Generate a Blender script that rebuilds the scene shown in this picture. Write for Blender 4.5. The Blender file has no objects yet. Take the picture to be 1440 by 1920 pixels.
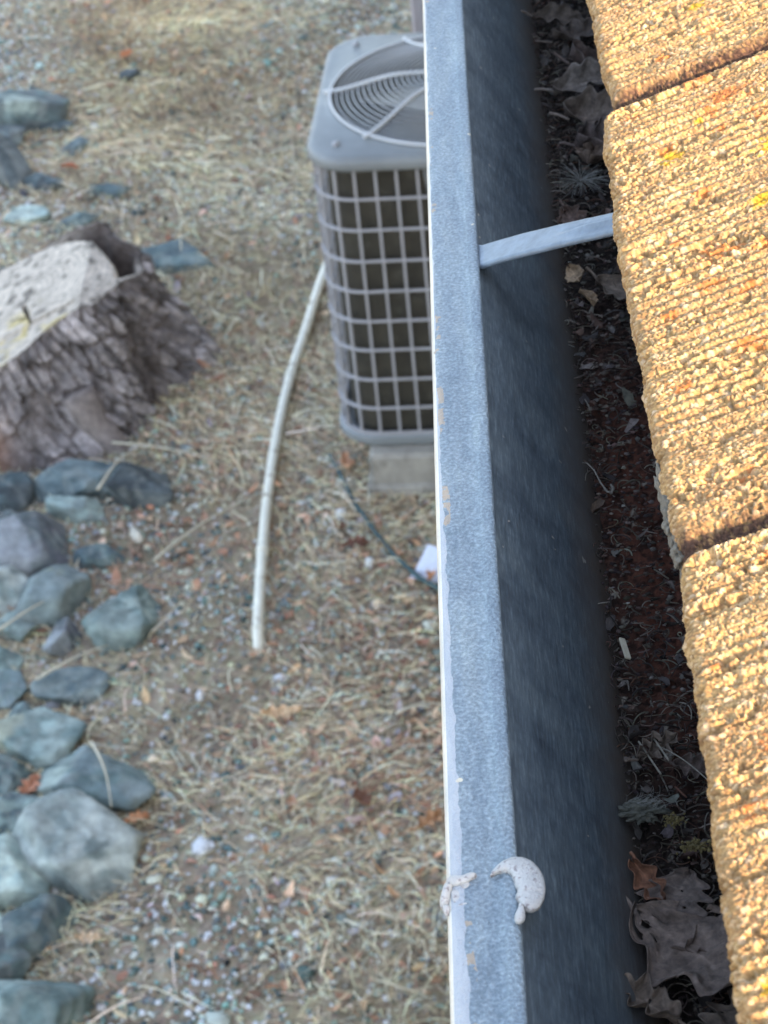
import bpy, math, random
import numpy as np
from mathutils import Matrix, Vector

random.seed(7)
rng = np.random.default_rng(11)
sc = bpy.context.scene
COL = sc.collection

# ------------------------------------------------------------------ camera
cam_d = bpy.data.cameras.new('camera')
cam = bpy.data.objects.new('camera', cam_d)
COL.objects.link(cam)
Rw = Matrix(((0.9962452144, 0.0688166732, 0.0525332107),
             (0.0030565347, 0.5784491874, -0.8157126916),
             (-0.0865224268, 0.8128104349, 0.5760668942)))
cam.matrix_world = Matrix.Translation((0, 0, 3.05)) @ Rw.to_4x4()
cam_d.sensor_fit = 'HORIZONTAL'
cam_d.sensor_width = 36.0
cam_d.lens = 36.0 * 4270 / 1440
cam_d.clip_start = 0.05
cam_d.clip_end = 600
cam_d.dof.use_dof = True
cam_d.dof.focus_distance = 0.98
cam_d.dof.aperture_fstop = 40.0
sc.camera = cam

# ------------------------------------------------------------------ light
SUN_EL, SUN_AZ = 25.5, -36.0          # azimuth measured from +X towards +Y
world = bpy.data.worlds.new('World')
sc.world = world
world.use_nodes = True
wn = world.node_tree
bg = wn.nodes['Background']
sky = wn.nodes.new('ShaderNodeTexSky')
sky.sky_type = 'NISHITA'
sky.sun_disc = False
sky.sun_elevation = math.radians(SUN_EL)
sky.sun_rotation = math.radians(90 - SUN_AZ)
sky.air_density = 1.0
sky.dust_density = 2.5
sky.ozone_density = 1.0
hs = wn.nodes.new('ShaderNodeHueSaturation'); hs.inputs['Saturation'].default_value = 0.78
wn.links.new(sky.outputs[0], hs.inputs['Color']); wn.links.new(hs.outputs[0], bg.inputs[0])
bg.inputs[1].default_value = 0.15
sun_d = bpy.data.lights.new('sun', 'SUN')
sun_d.energy = 3.6
sun_d.angle = math.radians(0.5)
sun_d.color = (1.0, 0.72, 0.47)
sun = bpy.data.objects.new('sun', sun_d)
COL.objects.link(sun)
sv = Vector((math.cos(math.radians(SUN_EL)) * math.cos(math.radians(SUN_AZ)),
             math.cos(math.radians(SUN_EL)) * math.sin(math.radians(SUN_AZ)),
             math.sin(math.radians(SUN_EL))))
sun.rotation_euler = sv.to_track_quat('Z', 'Y').to_euler()
sc.view_settings.view_transform = 'Standard'
sc.view_settings.look = 'None'
sc.view_settings.gamma = 1.0
sc.view_settings.use_curve_mapping = False
sc.view_settings.exposure = 2.6

# ------------------------------------------------------------------ helpers
def tag(o, label=None, cat=None, group=None, kind=None):
    if label: o['label'] = label
    if cat: o['category'] = cat
    if group: o['group'] = group
    if kind: o['kind'] = kind
    return o

def empty(name, loc=(0, 0, 0), rz=0.0):
    o = bpy.data.objects.new(name, None)
    COL.objects.link(o)
    o.location = loc
    o.rotation_euler = (0, 0, rz)
    o.empty_display_size = 0.1
    return o

def mesh_obj(name, V, F, mat=None, parent=None, smooth=True, col=None, mesh=None):
    """V (n,3) array; F list of index tuples or (m,k) array; col (n,3) per vertex."""
    if mesh is None:
        me = bpy.data.meshes.new(name)
        V = np.asarray(V, dtype=np.float32)
        if isinstance(F, np.ndarray):
            m, k = F.shape
            me.vertices.add(len(V)); me.vertices.foreach_set('co', V.ravel())
            me.loops.add(m * k); me.loops.foreach_set('vertex_index', F.astype(np.int32).ravel())
            me.polygons.add(m)
            me.polygons.foreach_set('loop_start', np.arange(0, m * k, k, dtype=np.int32))
            me.update(calc_edges=True)
        else:
            me.from_pydata([tuple(map(float, v)) for v in V], [], F)
            me.update()
        if smooth:
            me.polygons.foreach_set('use_smooth', np.ones(len(me.polygons), dtype=bool))
        if col is not None:
            a = me.color_attributes.new('Col', 'FLOAT_COLOR', 'POINT')
            c = np.ones((len(V), 4), dtype=np.float32); c[:, :3] = col
            a.data.foreach_set('color', c.ravel())
        if mat: me.materials.append(mat)
    else:
        me = mesh
    o = bpy.data.objects.new(name, me)
    COL.objects.link(o)
    if parent is not None: o.parent = parent
    return o

def gridF(nu, nv, wrap_u=False):
    iu = np.arange(nu if wrap_u else nu - 1); iv = np.arange(nv - 1)
    U, W = np.meshgrid(iu, iv, indexing='ij')
    a = U * nv + W; b = ((U + 1) % nu) * nv + W
    return np.stack([a, b, b + 1, a + 1], -1).reshape(-1, 4)

def h2(ix, iy, seed):
    n = (ix.astype(np.int64) * 374761393 + iy.astype(np.int64) * 668265263 + seed * 1442695041) & 0xFFFFFFFF
    n = ((n ^ (n >> 13)) * 1274126177) & 0xFFFFFFFF
    n = n ^ (n >> 16)
    return (n & 0xFFFFFF) / float(0xFFFFFF)

def vnoise(x, y, seed=0):
    x = np.asarray(x, float); y = np.asarray(y, float)
    ix = np.floor(x); iy = np.floor(y); fx = x - ix; fy = y - iy
    fx = fx * fx * (3 - 2 * fx); fy = fy * fy * (3 - 2 * fy)
    a = h2(ix, iy, seed); b = h2(ix + 1, iy, seed); c = h2(ix, iy + 1, seed); d = h2(ix + 1, iy + 1, seed)
    return (a * (1 - fx) + b * fx) * (1 - fy) + (c * (1 - fx) + d * fx) * fy

def fbm(x, y, seed=0, oct=4):
    s = 0; a = 0.5; t = 0
    for k in range(oct):
        s = s + a * vnoise(x * 2 ** k, y * 2 ** k, seed + k * 17); t += a; a *= 0.5
    return s / t

def worley(x, y, seed=0):
    x = np.asarray(x, float); y = np.asarray(y, float)
    ix = np.floor(x); iy = np.floor(y)
    d1 = np.full(x.shape, 9.0); d2 = np.full(x.shape, 9.0); cid = np.zeros(x.shape)
    for dx in (-1, 0, 1):
        for dy in (-1, 0, 1):
            cx = ix + dx; cy = iy + dy
            px = cx + 0.15 + 0.7 * h2(cx, cy, seed); py = cy + 0.15 + 0.7 * h2(cx, cy, seed + 5)
            d = np.hypot(px - x, py - y); k = h2(cx, cy, seed + 9)
            m = d < d1
            d2 = np.where(m, d1, np.minimum(d2, d)); cid = np.where(m, k, cid); d1 = np.where(m, d, d1)
    return d1, d2, cid

def sstep(a, b, x):
    t = np.clip((x - a) / (b - a), 0, 1); return t * t * (3 - 2 * t)

def tube(P, r, n=8, caps=True):
    P = np.asarray(P, float); r = np.broadcast_to(np.asarray(r, float), (len(P),))
    T = np.gradient(P, axis=0); T /= np.linalg.norm(T, axis=1)[:, None] + 1e-12
    up = np.array([0, 0, 1.0]) if abs(T[0][2]) < 0.9 else np.array([1.0, 0, 0])
    V = []
    for i in range(len(P)):
        a = np.cross(T[i], up); a /= np.linalg.norm(a) + 1e-12; b = np.cross(a, T[i])
        up = b
        for k in range(n):
            t = 2 * math.pi * k / n
            V.append(P[i] + r[i] * (math.cos(t) * a + math.sin(t) * b))
    F = []
    for i in range(len(P) - 1):
        for k in range(n):
            k2 = (k + 1) % n
            F.append((i * n + k, i * n + k2, (i + 1) * n + k2, (i + 1) * n + k))
    if caps:
        F.append(tuple(range(n))[::-1]); F.append(tuple((len(P) - 1) * n + k for k in range(n)))
    return V, F

def box(x0, x1, y0, y1, z0, z1, ch=0.0):
    """chamfered box"""
    if ch <= 0:
        V = [(x, y, z) for x in (x0, x1) for y in (y0, y1) for z in (z0, z1)]
        F = [(0, 1, 3, 2), (4, 6, 7, 5), (0, 4, 5, 1), (2, 3, 7, 6), (0, 2, 6, 4), (1, 5, 7, 3)]
        return V, F
    c = ch
    def ring(z, i):
        a, b, d, e = x0 + i, x1 - i, y0 + i, y1 - i
        return [(a + c, d, z), (b - c, d, z), (b, d + c, z), (b, e - c, z), (b - c, e, z), (a + c, e, z), (a, e - c, z), (a, d + c, z)]
    V = ring(z0, c) + ring(z0 + c, 0) + ring(z1 - c, 0) + ring(z1, c)
    F = [tuple(range(8))[::-1], tuple(range(24, 32))]
    for k in range(3):
        for j in range(8):
            F.append((k * 8 + j, k * 8 + (j + 1) % 8, (k + 1) * 8 + (j + 1) % 8, (k + 1) * 8 + j))
    return V, F

def join(parts):
    V = []; F = []
    for v, f in parts:
        o = len(V); V += [tuple(p) for p in v]; F += [tuple(i + o for i in q) for q in f]
    return V, F

# ------------------------------------------------------------------ materials
def new_mat(name):
    m = bpy.data.materials.new(name); m.use_nodes = True
    nt = m.node_tree; b = nt.nodes['Principled BSDF']
    return m, nt, b

def ramp(nt, src, stops):
    r = nt.nodes.new('ShaderNodeValToRGB')
    e = r.color_ramp.elements
    e[0].position, e[0].color = stops[0][0], (*stops[0][1], 1)
    e[1].position, e[1].color = stops[-1][0], (*stops[-1][1], 1)
    for p, c in stops[1:-1]:
        k = e.new(p); k.color = (*c, 1)
    nt.links.new(src, r.inputs[0])
    return r.outputs[0]

def noise(nt, scale, detail=4, rough=0.6, stretch=None, rot=(0, 0, 0), kind='ShaderNodeTexNoise'):
    tc = nt.nodes.new('ShaderNodeTexCoord'); mp = nt.nodes.new('ShaderNodeMapping')
    mp.inputs['Rotation'].default_value = rot
    if stretch: mp.inputs['Scale'].default_value = stretch
    nt.links.new(tc.outputs['Object'], mp.inputs[0])
    n = nt.nodes.new(kind); n.inputs['Scale'].default_value = scale
    if kind == 'ShaderNodeTexNoise':
        n.inputs['Detail'].default_value = detail; n.inputs['Roughness'].default_value = rough
    nt.links.new(mp.outputs[0], n.inputs['Vector'])
    return n

def bump(nt, bsdf, src, dist, strength=1.0, prev=None):
    b = nt.nodes.new('ShaderNodeBump'); b.inputs['Distance'].default_value = dist
    b.inputs['Strength'].default_value = strength
    nt.links.new(src, b.inputs['Height'])
    if prev is not None: nt.links.new(prev, b.inputs['Normal'])
    nt.links.new(b.outputs[0], bsdf.inputs['Normal'])
    return b.outputs[0]

def mix(nt, fac, a, b, mode='MIX'):
    m = nt.nodes.new('ShaderNodeMix'); m.data_type = 'RGBA'; m.blend_type = mode
    def s(sock, v):
        if isinstance(v, bpy.types.NodeSocket): nt.links.new(v, sock)
        elif isinstance(v, (int, float)): sock.default_value = v
        else: sock.default_value = (*v, 1)
    s(m.inputs[0], fac); s(m.inputs[6], a); s(m.inputs[7], b)
    return m.outputs[2]

def math_n(nt, op, a, b=None, c=None):
    m = nt.nodes.new('ShaderNodeMath'); m.operation = op
    for i, v in enumerate((a, b, c)):
        if v is None: continue
        if isinstance(v, bpy.types.NodeSocket): nt.links.new(v, m.inputs[i])
        else: m.inputs[i].default_value = v
    return m.outputs[0]

def vcol_mat(name, rough=0.85, nscale=60, var=0.35, bdist=0.0, bscale=200, spec=0.3, metallic=0.0):
    m, nt, b = new_mat(name)
    at = nt.nodes.new('ShaderNodeAttribute'); at.attribute_name = 'Col'
    n = noise(nt, nscale, 5, 0.65)
    f = ramp(nt, n.outputs[0], [(0.25, (1 - var,) * 3), (0.75, (1 + var,) * 3)])
    nt.links.new(mix(nt, 1.0, at.outputs['Color'], f, 'MULTIPLY'), b.inputs['Base Color'])
    b.inputs['Roughness'].default_value = rough
    b.inputs['Specular IOR Level'].default_value = spec
    b.inputs['Metallic'].default_value = metallic
    if bdist > 0:
        bump(nt, b, noise(nt, bscale, 8, 0.75).outputs[0], bdist)
    return m

def flat_mat(name, rgb, rough=0.6, var=0.25, nscale=30, bdist=0.0, bscale=200, metallic=0.0, spec=0.5, stain=None):
    m, nt, b = new_mat(name)
    n = noise(nt, nscale, 6, 0.65)
    lo = tuple(c * (1 - var) for c in rgb); hi = tuple(min(1, c * (1 + var)) for c in rgb)
    c = ramp(nt, n.outputs[0], [(0.3, lo), (0.7, hi)])
    if stain:
        n2 = noise(nt, stain[1], 4, 0.6)
        f = ramp(nt, n2.outputs[0], [(stain[2], (0, 0, 0)), (stain[2] + 0.12, (1, 1, 1))])
        c = mix(nt, f, c, stain[0])
    nt.links.new(c, b.inputs['Base Color'])
    b.inputs['Roughness'].default_value = rough; b.inputs['Metallic'].default_value = metallic
    b.inputs['Specular IOR Level'].default_value = spec
    if bdist > 0: bump(nt, b, noise(nt, bscale, 5, 0.65).outputs[0], bdist)
    return m

M_tile = vcol_mat('tile_concrete', 0.9, 900, 0.25, 0.0004, 1800, 0.2)
M_rock = vcol_mat('field_stone', 0.8, 26, 0.5, 0.008, 45, 0.3)
M_gravel = vcol_mat('gravel_stone', 0.85, 150, 0.3, 0.0, 200, 0.3)
M_straw = vcol_mat('dry_straw', 0.6, 90, 0.2, spec=0.45)
M_litter = vcol_mat('leaf_litter', 0.85, 90, 0.3)
M_leaf = vcol_mat('dead_leaf', 0.7, 260, 0.55, 0.0007, 520)
M_bark = vcol_mat('stump_bark', 0.95, 55, 0.4, 0.006, 90, 0.15)
M_debris = vcol_mat('gutter_debris', 0.95, 500, 0.4, 0.0005, 1500, 0.15)

# galvanised rim with a peeling painted strip and a lighter cream outermost edge
def rim_material():
    m, nt, b = new_mat('galvanised_rim')
    tc = nt.nodes.new('ShaderNodeTexCoord'); sp = nt.nodes.new('ShaderNodeSeparateXYZ')
    nt.links.new(tc.outputs['Object'], sp.inputs[0])
    n1 = noise(nt, 640, 3, 0.6); n2 = noise(nt, 70, 6, 0.6); n3 = noise(nt, 25, 3, 0.5)
    vor = noise(nt, 420, kind='ShaderNodeTexVoronoi')
    grain = ramp(nt, n1.outputs[0], [(0.34, (0.122, 0.155, 0.178)), (0.52, (0.172, 0.213, 0.24)), (0.70, (0.26, 0.31, 0.335))])
    cloud = ramp(nt, n2.outputs[0], [(0.3, (0.88, 0.88, 0.90)), (0.7, (1.10, 1.10, 1.08))])
    metal = mix(nt, 1.0, grain, cloud, 'MULTIPLY')
    # painted strip boundary
    wav = math_n(nt, 'MULTIPLY_ADD', n2.outputs[0], 0.0046, -0.0023)
    edge = math_n(nt, 'ADD', sp.outputs[0], wav)
    # strip widens toward the near end
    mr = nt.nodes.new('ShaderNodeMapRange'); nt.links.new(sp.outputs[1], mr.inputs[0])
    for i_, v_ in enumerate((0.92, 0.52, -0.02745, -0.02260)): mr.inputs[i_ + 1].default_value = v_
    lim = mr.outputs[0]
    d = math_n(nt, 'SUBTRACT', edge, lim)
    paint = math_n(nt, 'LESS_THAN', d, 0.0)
    near = math_n(nt, 'LESS_THAN', d, 0.0026)
    chip_n = noise(nt, 120, 4, 0.6)
    chip = math_n(nt, 'GREATER_THAN', chip_n.outputs[0], 0.5)
    band = math_n(nt, 'MULTIPLY', math_n(nt, 'MULTIPLY', near, chip), math_n(nt, 'SUBTRACT', 1.0, paint))
    few = math_n(nt, 'GREATER_THAN', noise(nt, 26, 4, 0.6).outputs[0], 0.56)
    band = math_n(nt, 'MULTIPLY', band, few)
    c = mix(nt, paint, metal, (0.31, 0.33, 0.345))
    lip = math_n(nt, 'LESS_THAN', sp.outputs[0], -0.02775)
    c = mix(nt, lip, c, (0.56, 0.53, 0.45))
    c = mix(nt, band, c, (0.30, 0.245, 0.185))
    du = noise(nt, 1.0, 6, 0.7, stretch=(120, 18, 120))
    c = mix(nt, 1.0, c, ramp(nt, du.outputs[0], [(0.35, (0.82, 0.85, 0.88)), (0.5, (1, 1, 1)), (0.66, (1.16, 1.12, 1.06))]), 'MULTIPLY')
    spk = noise(nt, 110, 2, 0.4)
    spkm = math_n(nt, 'GREATER_THAN', spk.outputs[0], 0.765)
    c = mix(nt, spkm, c, (0.5, 0.45, 0.34))
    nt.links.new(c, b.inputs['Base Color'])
    b.inputs['Roughness'].default_value = 0.5
    met = math_n(nt, 'MULTIPLY', math_n(nt, 'SUBTRACT', 1.0, paint), 0.25)
    nt.links.new(met, b.inputs['Metallic'])
    p = bump(nt, b, n1.outputs[0], 0.0011, 0.9)
    p = bump(nt, b, vor.outputs['Distance'], 0.0004, 0.6, p)
    bump(nt, b, d, 0.0, 0.0, p)
    bump(nt, b, paint, 0.0003, 0.6, p)
    return m
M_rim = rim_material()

def wall_metal():
    m, nt, b = new_mat('weathered_gutter_metal')
    st = noise(nt, 1.0, 5, 0.65, stretch=(260, 60, 90), rot=(0.0, 0.0, 0.0))
    st2 = noise(nt, 1.0, 4, 0.7, stretch=(700, 75, 700), rot=(0.0, 0.0, 0.30))
    c = ramp(nt, st.outputs[0], [(0.3, (0.066, 0.086, 0.102)), (0.7, (0.105, 0.132, 0.148))])
    c2 = ramp(nt, st2.outputs[0], [(0.3, (0.68,) * 3), (0.52, (0.95,) * 3), (0.75, (1.75, 1.75, 1.7))])
    c = mix(nt, 1.0, c, c2, 'MULTIPLY')
    dr = noise(nt, 1.0, 6, 0.75, stretch=(22, 34, 22))
    c = mix(nt, 1.0, c, ramp(nt, dr.outputs[0], [(0.33, (0.62, 0.64, 0.68)), (0.5, (1, 1, 1)), (0.68, (1.3, 1.26, 1.18))]), 'MULTIPLY')
    tc = nt.nodes.new('ShaderNodeTexCoord'); sp = nt.nodes.new('ShaderNodeSeparateXYZ')
    nt.links.new(tc.outputs['Object'], sp.inputs[0])
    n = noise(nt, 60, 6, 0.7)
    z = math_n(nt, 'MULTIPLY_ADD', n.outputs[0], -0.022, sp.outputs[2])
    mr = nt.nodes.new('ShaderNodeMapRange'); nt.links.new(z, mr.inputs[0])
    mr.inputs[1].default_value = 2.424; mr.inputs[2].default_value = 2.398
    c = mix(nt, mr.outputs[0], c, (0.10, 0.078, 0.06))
    sk = noise(nt, 160, 2, 0.4)
    c = mix(nt, math_n(nt, 'GREATER_THAN', sk.outputs[0], 0.77), c, (0.30, 0.28, 0.24))
    nt.links.new(c, b.inputs['Base Color'])
    b.inputs['Roughness'].default_value = 0.55; b.inputs['Metallic'].default_value = 0.2
    p = bump(nt, b, st2.outputs[0], 0.0005, 0.6)
    return m
M_wallmetal = wall_metal()
M_strap = flat_mat('strap_metal', (0.145, 0.175, 0.205), 0.45, 0.22, 110, 0.0003, 400, 0.3)
M_sealant = flat_mat('old_sealant', (0.38, 0.37, 0.345), 0.4, 0.14, 260, 0.0006, 900, stain=((0.19, 0.165, 0.16), 520, 0.53))
M_acpaint = flat_mat('grey_ac_paint', (0.205, 0.215, 0.21), 0.5, 0.14, 9, 0.0, stain=((0.27, 0.275, 0.26), 6, 0.55))
M_wire = flat_mat('grey_grille_coating', (0.35, 0.335, 0.335), 0.5, 0.1, 20)
M_coil = flat_mat('dark_coil_fins', (0.045, 0.038, 0.025), 0.8, 0.4, 14, 0.002, 300, stain=((0.075, 0.068, 0.05), 25, 0.6))
M_guard = flat_mat('pale_guard_coating', (0.52, 0.52, 0.51), 0.45, 0.1, 20)
M_fan = flat_mat('dark_fan_metal', (0.36, 0.36, 0.31), 0.5, 0.2, 20)
M_concrete = flat_mat('pad_concrete', (0.33, 0.30, 0.25), 0.9, 0.25, 22, 0.002, 120, stain=((0.16, 0.14, 0.11), 9, 0.55))
M_pvc = flat_mat('white_plastic_pipe', (0.70, 0.66, 0.53), 0.45, 0.10, 30, stain=((0.30, 0.23, 0.14), 26, 0.58))
M_hose = flat_mat('dark_green_cord', (0.03, 0.07, 0.07), 0.5, 0.2, 40)
M_card = flat_mat('white_card', (0.60, 0.63, 0.72), 0.7, 0.1, 60)
M_post = flat_mat('grey_post_paint', (0.42, 0.38, 0.38), 0.6, 0.15, 15)
M_stucco = flat_mat('beige_stucco', (0.5, 0.44, 0.36), 0.9, 0.12, 6, 0.002, 150)
M_fascia = flat_mat('fascia_paint', (0.24, 0.2, 0.17), 0.8, 0.2, 12, 0.0008, 60)
M_fluff = flat_mat('seed_fluff', (0.21, 0.205, 0.18), 0.8, 0.1, 90)
M_moss = flat_mat('yellow_moss', (0.13, 0.10, 0.035), 0.9, 0.4, 400, 0.001, 900)
M_mortar = flat_mat('grey_mortar', (0.145, 0.13, 0.10), 0.95, 0.35, 420, 0.0012, 900)

def ground_mat():
    m, nt, b = new_mat('dry_ground')
    a = noise(nt, 3.0, 8, 0.7); c = noise(nt, 45, 6, 0.7); v = noise(nt, 60, kind='ShaderNodeTexVoronoi')
    base = ramp(nt, a.outputs[0], [(0.3, (0.22, 0.17, 0.12)), (0.5, (0.35, 0.28, 0.195)), (0.7, (0.50, 0.42, 0.30))])
    f = ramp(nt, c.outputs[0], [(0.3, (0.55,) * 3), (0.7, (1.35,) * 3)])
    base = mix(nt, 1.0, base, f, 'MULTIPLY')
    base = mix(nt, 0.12, base, v.outputs['Color'], 'MULTIPLY')
    nt.links.new(base, b.inputs['Base Color']); b.inputs['Roughness'].default_value = 0.95
    b.inputs['Specular IOR Level'].default_value = 0.1
    bump(nt, b, c.outputs[0], 0.01)
    return m
M_ground = ground_mat()

# ------------------------------------------------------------------ ground
def gz(x, y):
    return (fbm(x * 1.3, y * 1.3, 3, 3) - 0.5) * 0.05 + (fbm(x * 9, y * 9, 8, 3) - 0.5) * 0.02
gx = np.concatenate([-np.geomspace(150, 3.2, 26), np.arange(-3.15, 1.6, 0.022), np.geomspace(1.65, 150, 26)])
gy = np.concatenate([-np.geomspace(150, 0.5, 22), np.arange(0.0, 9.5, 0.026), np.geomspace(9.6, 200, 26)])
GX, GY = np.meshgrid(gx, gy, indexing='ij')
GZ = gz(GX, GY)
g = mesh_obj('ground', np.stack([GX, GY, GZ], -1).reshape(-1, 3), gridF(len(gx), len(gy)), M_ground)
tag(g, 'dry tan soil of the yard under straw and gravel', kind='structure')

def pick(pal, n, jit=0.12):
    pal = np.array(pal); c = pal[rng.integers(0, len(pal), n)]
    return np.clip(c * (1 + rng.normal(0, jit, (n, 1))) * (1 + rng.normal(0, 0.04, (n, 3))), 0.01, 0.85)

# density fields (world x, y)
def blob(x, y, cx, cy, rx, ry):
    return np.exp(-(((x - cx) / rx) ** 2 + ((y - cy) / ry) ** 2))
def straw_w(x, y):
    w = 0.34 + 1.2 * (fbm(x * 2.2, y * 1.4, 21, 3) - 0.5)
    w += 0.95 * blob(x, y, -1.05, 7.3, 0.36, 1.0) + 0.65 * blob(x, y, -0.66, 5.1, 0.26, 0.75) + 0.25 * blob(x, y, -0.6, 6.0, 0.4, 0.8)
    w += 0.35 * blob(x, y, -0.35, 2.95, 0.2, 0.3) - 0.55 * blob(x, y, -0.66, 2.85, 0.20, 0.55) - 0.35 * blob(x, y, -0.75, 3.7, 0.15, 0.4) - 0.35 * blob(x, y, -1.5, 6.7, 0.22, 0.5) - 0.3 * blob(x, y, -0.85, 5.9, 0.3, 0.3)
    return np.clip(w, 0.02, 1.2)
def brown_w(x, y):
    return np.clip(0.9 * blob(x, y, -0.3, 4.2, 0.22, 0.6) + 0.8 * blob(x, y, -0.2, 3.5, 0.22, 0.4) + 0.7 * blob(x, y, -0.86, 4.15, 0.1, 0.12)
                   + 0.5 * blob(x, y, -0.72, 4.75, 0.15, 0.3) + 0.5 * blob(x, y, -1.0, 3.35, 0.1, 0.15) + 0.4 * blob(x, y, -0.55, 3.6, 0.12, 0.25)
                   + 0.5 * (fbm(x * 3, y * 2, 55, 3) - 0.45), 0, 1)

def scatter(n, wfun, x0=-2.3, x1=0.45, y0=1.8, y1=9.0):
    xs = []; ys = []; tot = 0
    while tot < n:
        x = rng.uniform(x0, x1, n); y = rng.uniform(y0, y1, n)
        ed = np.minimum(np.minimum(x - x0, x1 + .25 - x), np.minimum(y - y0, y1 - y)) + 0.5 * (fbm(x * 2, y * 2, 123, 3) - .5)
        k = rng.uniform(0, 1, n) < wfun(x, y) * sstep(0.0, 0.30, ed)
        xs.append(x[k]); ys.append(y[k]); tot += k.sum()
    return np.concatenate(xs)[:n], np.concatenate(ys)[:n]

# gravel: small irregular stones
ico_v = []; ph = (1 + 5 ** 0.5) / 2
for a, b_ in ((-1, ph), (1, ph), (-1, -ph), (1, -ph)): ico_v.append((a, b_, 0))
for a, b_ in ((-1, ph), (1, ph), (-1, -ph), (1, -ph)): ico_v.append((0, a, b_))
for a, b_ in ((-1, ph), (1, ph), (-1, -ph), (1, -ph)): ico_v.append((b_, 0, a))
ico_v = np.array(ico_v) / math.hypot(1, ph)
ico_f = np.array([(0,11,5),(0,5,1),(0,1,7),(0,7,10),(0,10,11),(1,5,9),(5,11,4),(11,10,2),(10,7,6),(7,1,8),(3,9,4),(3,4,2),(3,2,6),(3,6,8),(3,8,9),(4,9,5),(2,4,11),(6,2,10),(8,6,7),(9,8,1)])
NG = 60000
x, y = scatter(NG, lambda x, y: np.clip(0.85 - 0.6 * straw_w(x, y) + 0.9 * (vnoise(x * 5, y * 4, 77) - 0.5), 0.12, 1))
s = 0.0032 + 0.0075 * rng.beta(1.3, 3.2, NG) + (rng.uniform(0, 1, NG) < 0.006) * rng.uniform(0.005, 0.014, NG)
z = gz(x, y) + s * 0.25
ang = rng.uniform(0, 2 * math.pi, NG)
base = ico_v[None] * (1 + rng.normal(0, 0.2, (NG, 12, 1)))
base = base * np.stack([s * rng.uniform(0.9, 1.5, NG), s * rng.uniform(0.7, 1.1, NG), s * rng.uniform(0.45, 0.9, NG)], -1)[:, None]
ca, sa = np.cos(ang)[:, None], np.sin(ang)[:, None]
P = np.stack([base[..., 0] * ca - base[..., 1] * sa + x[:, None], base[..., 0] * sa + base[..., 1] * ca + y[:, None], base[..., 2] + z[:, None]], -1)
F = (ico_f[None] + (np.arange(NG) * 12)[:, None, None]).reshape(-1, 3)
gc = pick([(0.10, 0.145, 0.145), (0.16, 0.205, 0.195), (0.24, 0.27, 0.255), (0.05, 0.07, 0.075), (0.27, 0.26, 0.25), (0.16, 0.13, 0.11), (0.42, 0.42, 0.41), (0.38, 0.34, 0.27), (0.10, 0.11, 0.12), (0.24, 0.21, 0.18)], NG, 0.3)
br = rng.uniform(0, 1, NG) < 0.006
gc = np.clip(gc * np.array([1.8, 1.8, 1.62]), 0, .62)
gc[br] = np.array([0.62, 0.61, 0.62])
gr = mesh_obj('gravel', P.reshape(-1, 3), F, M_gravel, smooth=False, col=np.repeat(gc, 12, 0))
tag(gr, 'grey green gravel scattered over the dry soil', 'gravel', kind='stuff')

# straw: bent thin blades lying on the ground
def ribbons(n, wfun, lmin, lmax, wid, lift, pal, bendy=0.5, jit=0.12, seed=0, **k):
    x, y = scatter(n, wfun, **k)
    L = rng.uniform(lmin, lmax, n) * rng.uniform(0.5, 1, n); W = wid * rng.uniform(0.5, 1.3, n)
    a0 = fbm(x * 1.5, y * 1.5, 91 + seed, 2) * 9 + rng.normal(0, 0.9, n); bend = rng.normal(0, bendy, n)
    K = 5; px, py = x.copy(), y.copy(); V = np.zeros((n, K, 2, 3))
    h0 = rng.uniform(0.001, lift, n); tilt = rng.normal(0, 0.12, n)
    arch = rng.uniform(0, 0.15, n)
    for j in range(K):
        t = j / (K - 1); a = a0 + bend * t
        if j: px = px + np.cos(a) * L / (K - 1); py = py + np.sin(a) * L / (K - 1)
        w = W * (1.0 - 0.75 * t ** 2)
        zz = gz(px, py) + h0 + tilt * L * (t - 0.5) * 0.5 + arch * L * math.sin(math.pi * t)
        zz = np.maximum(zz, gz(px, py) + 0.0015)
        nx, ny = -np.sin(a), np.cos(a)
        V[:, j, 0] = np.stack([px - nx * w / 2, py - ny * w / 2, zz], -1)
        V[:, j, 1] = np.stack([px + nx * w / 2, py + ny * w / 2, zz + W * 0.4], -1)
    q = np.array([(2 * j, 2 * j + 1, 2 * j + 3, 2 * j + 2) for j in range(K - 1)])
    F = (q[None] + (np.arange(n) * 2 * K)[:, None, None]).reshape(-1, 4)
    tint = 1 + (np.array([.22, .10, -.06])[None] * (blob(x, y, -1.05, 7.2, .45, 1.1) - .15)[:, None])
    cl = (.72 + .56 * fbm(x * 7, y * 5, 131, 3))[:, None]
    return V.reshape(-1, 3), F, np.repeat(np.clip(pick(pal, n, jit) * tint * cl * 1.05, .01, .9), 2 * K, 0)
STRAW = [(0.84, 0.68, 0.42), (0.78, 0.61, 0.34), (0.50, 0.39, 0.24), (0.88, 0.78, 0.56), (0.24, 0.18, 0.12), (0.80, 0.62, 0.36)]
V, F, c = ribbons(105000, straw_w, 0.02, 0.09, 0.0017, 0.017, STRAW)
tag(mesh_obj('dry_grass', V, F, M_straw, col=c), 'matted pale straw of dead grass lying over the yard', 'dry grass', kind='stuff')
V, F, c = ribbons(1200, lambda x, y: straw_w(x, y) + .15, 0.06, 0.2, 0.0030, 0.022, [(0.82, 0.72, 0.52), (0.74, 0.62, 0.42), (0.62, 0.5, 0.33)], bendy=.5, seed=9)
tag(mesh_obj('long_straw', V, F, M_straw, col=c), 'longer pale straws lying loose over the matted grass', 'straw', kind='stuff')
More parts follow.
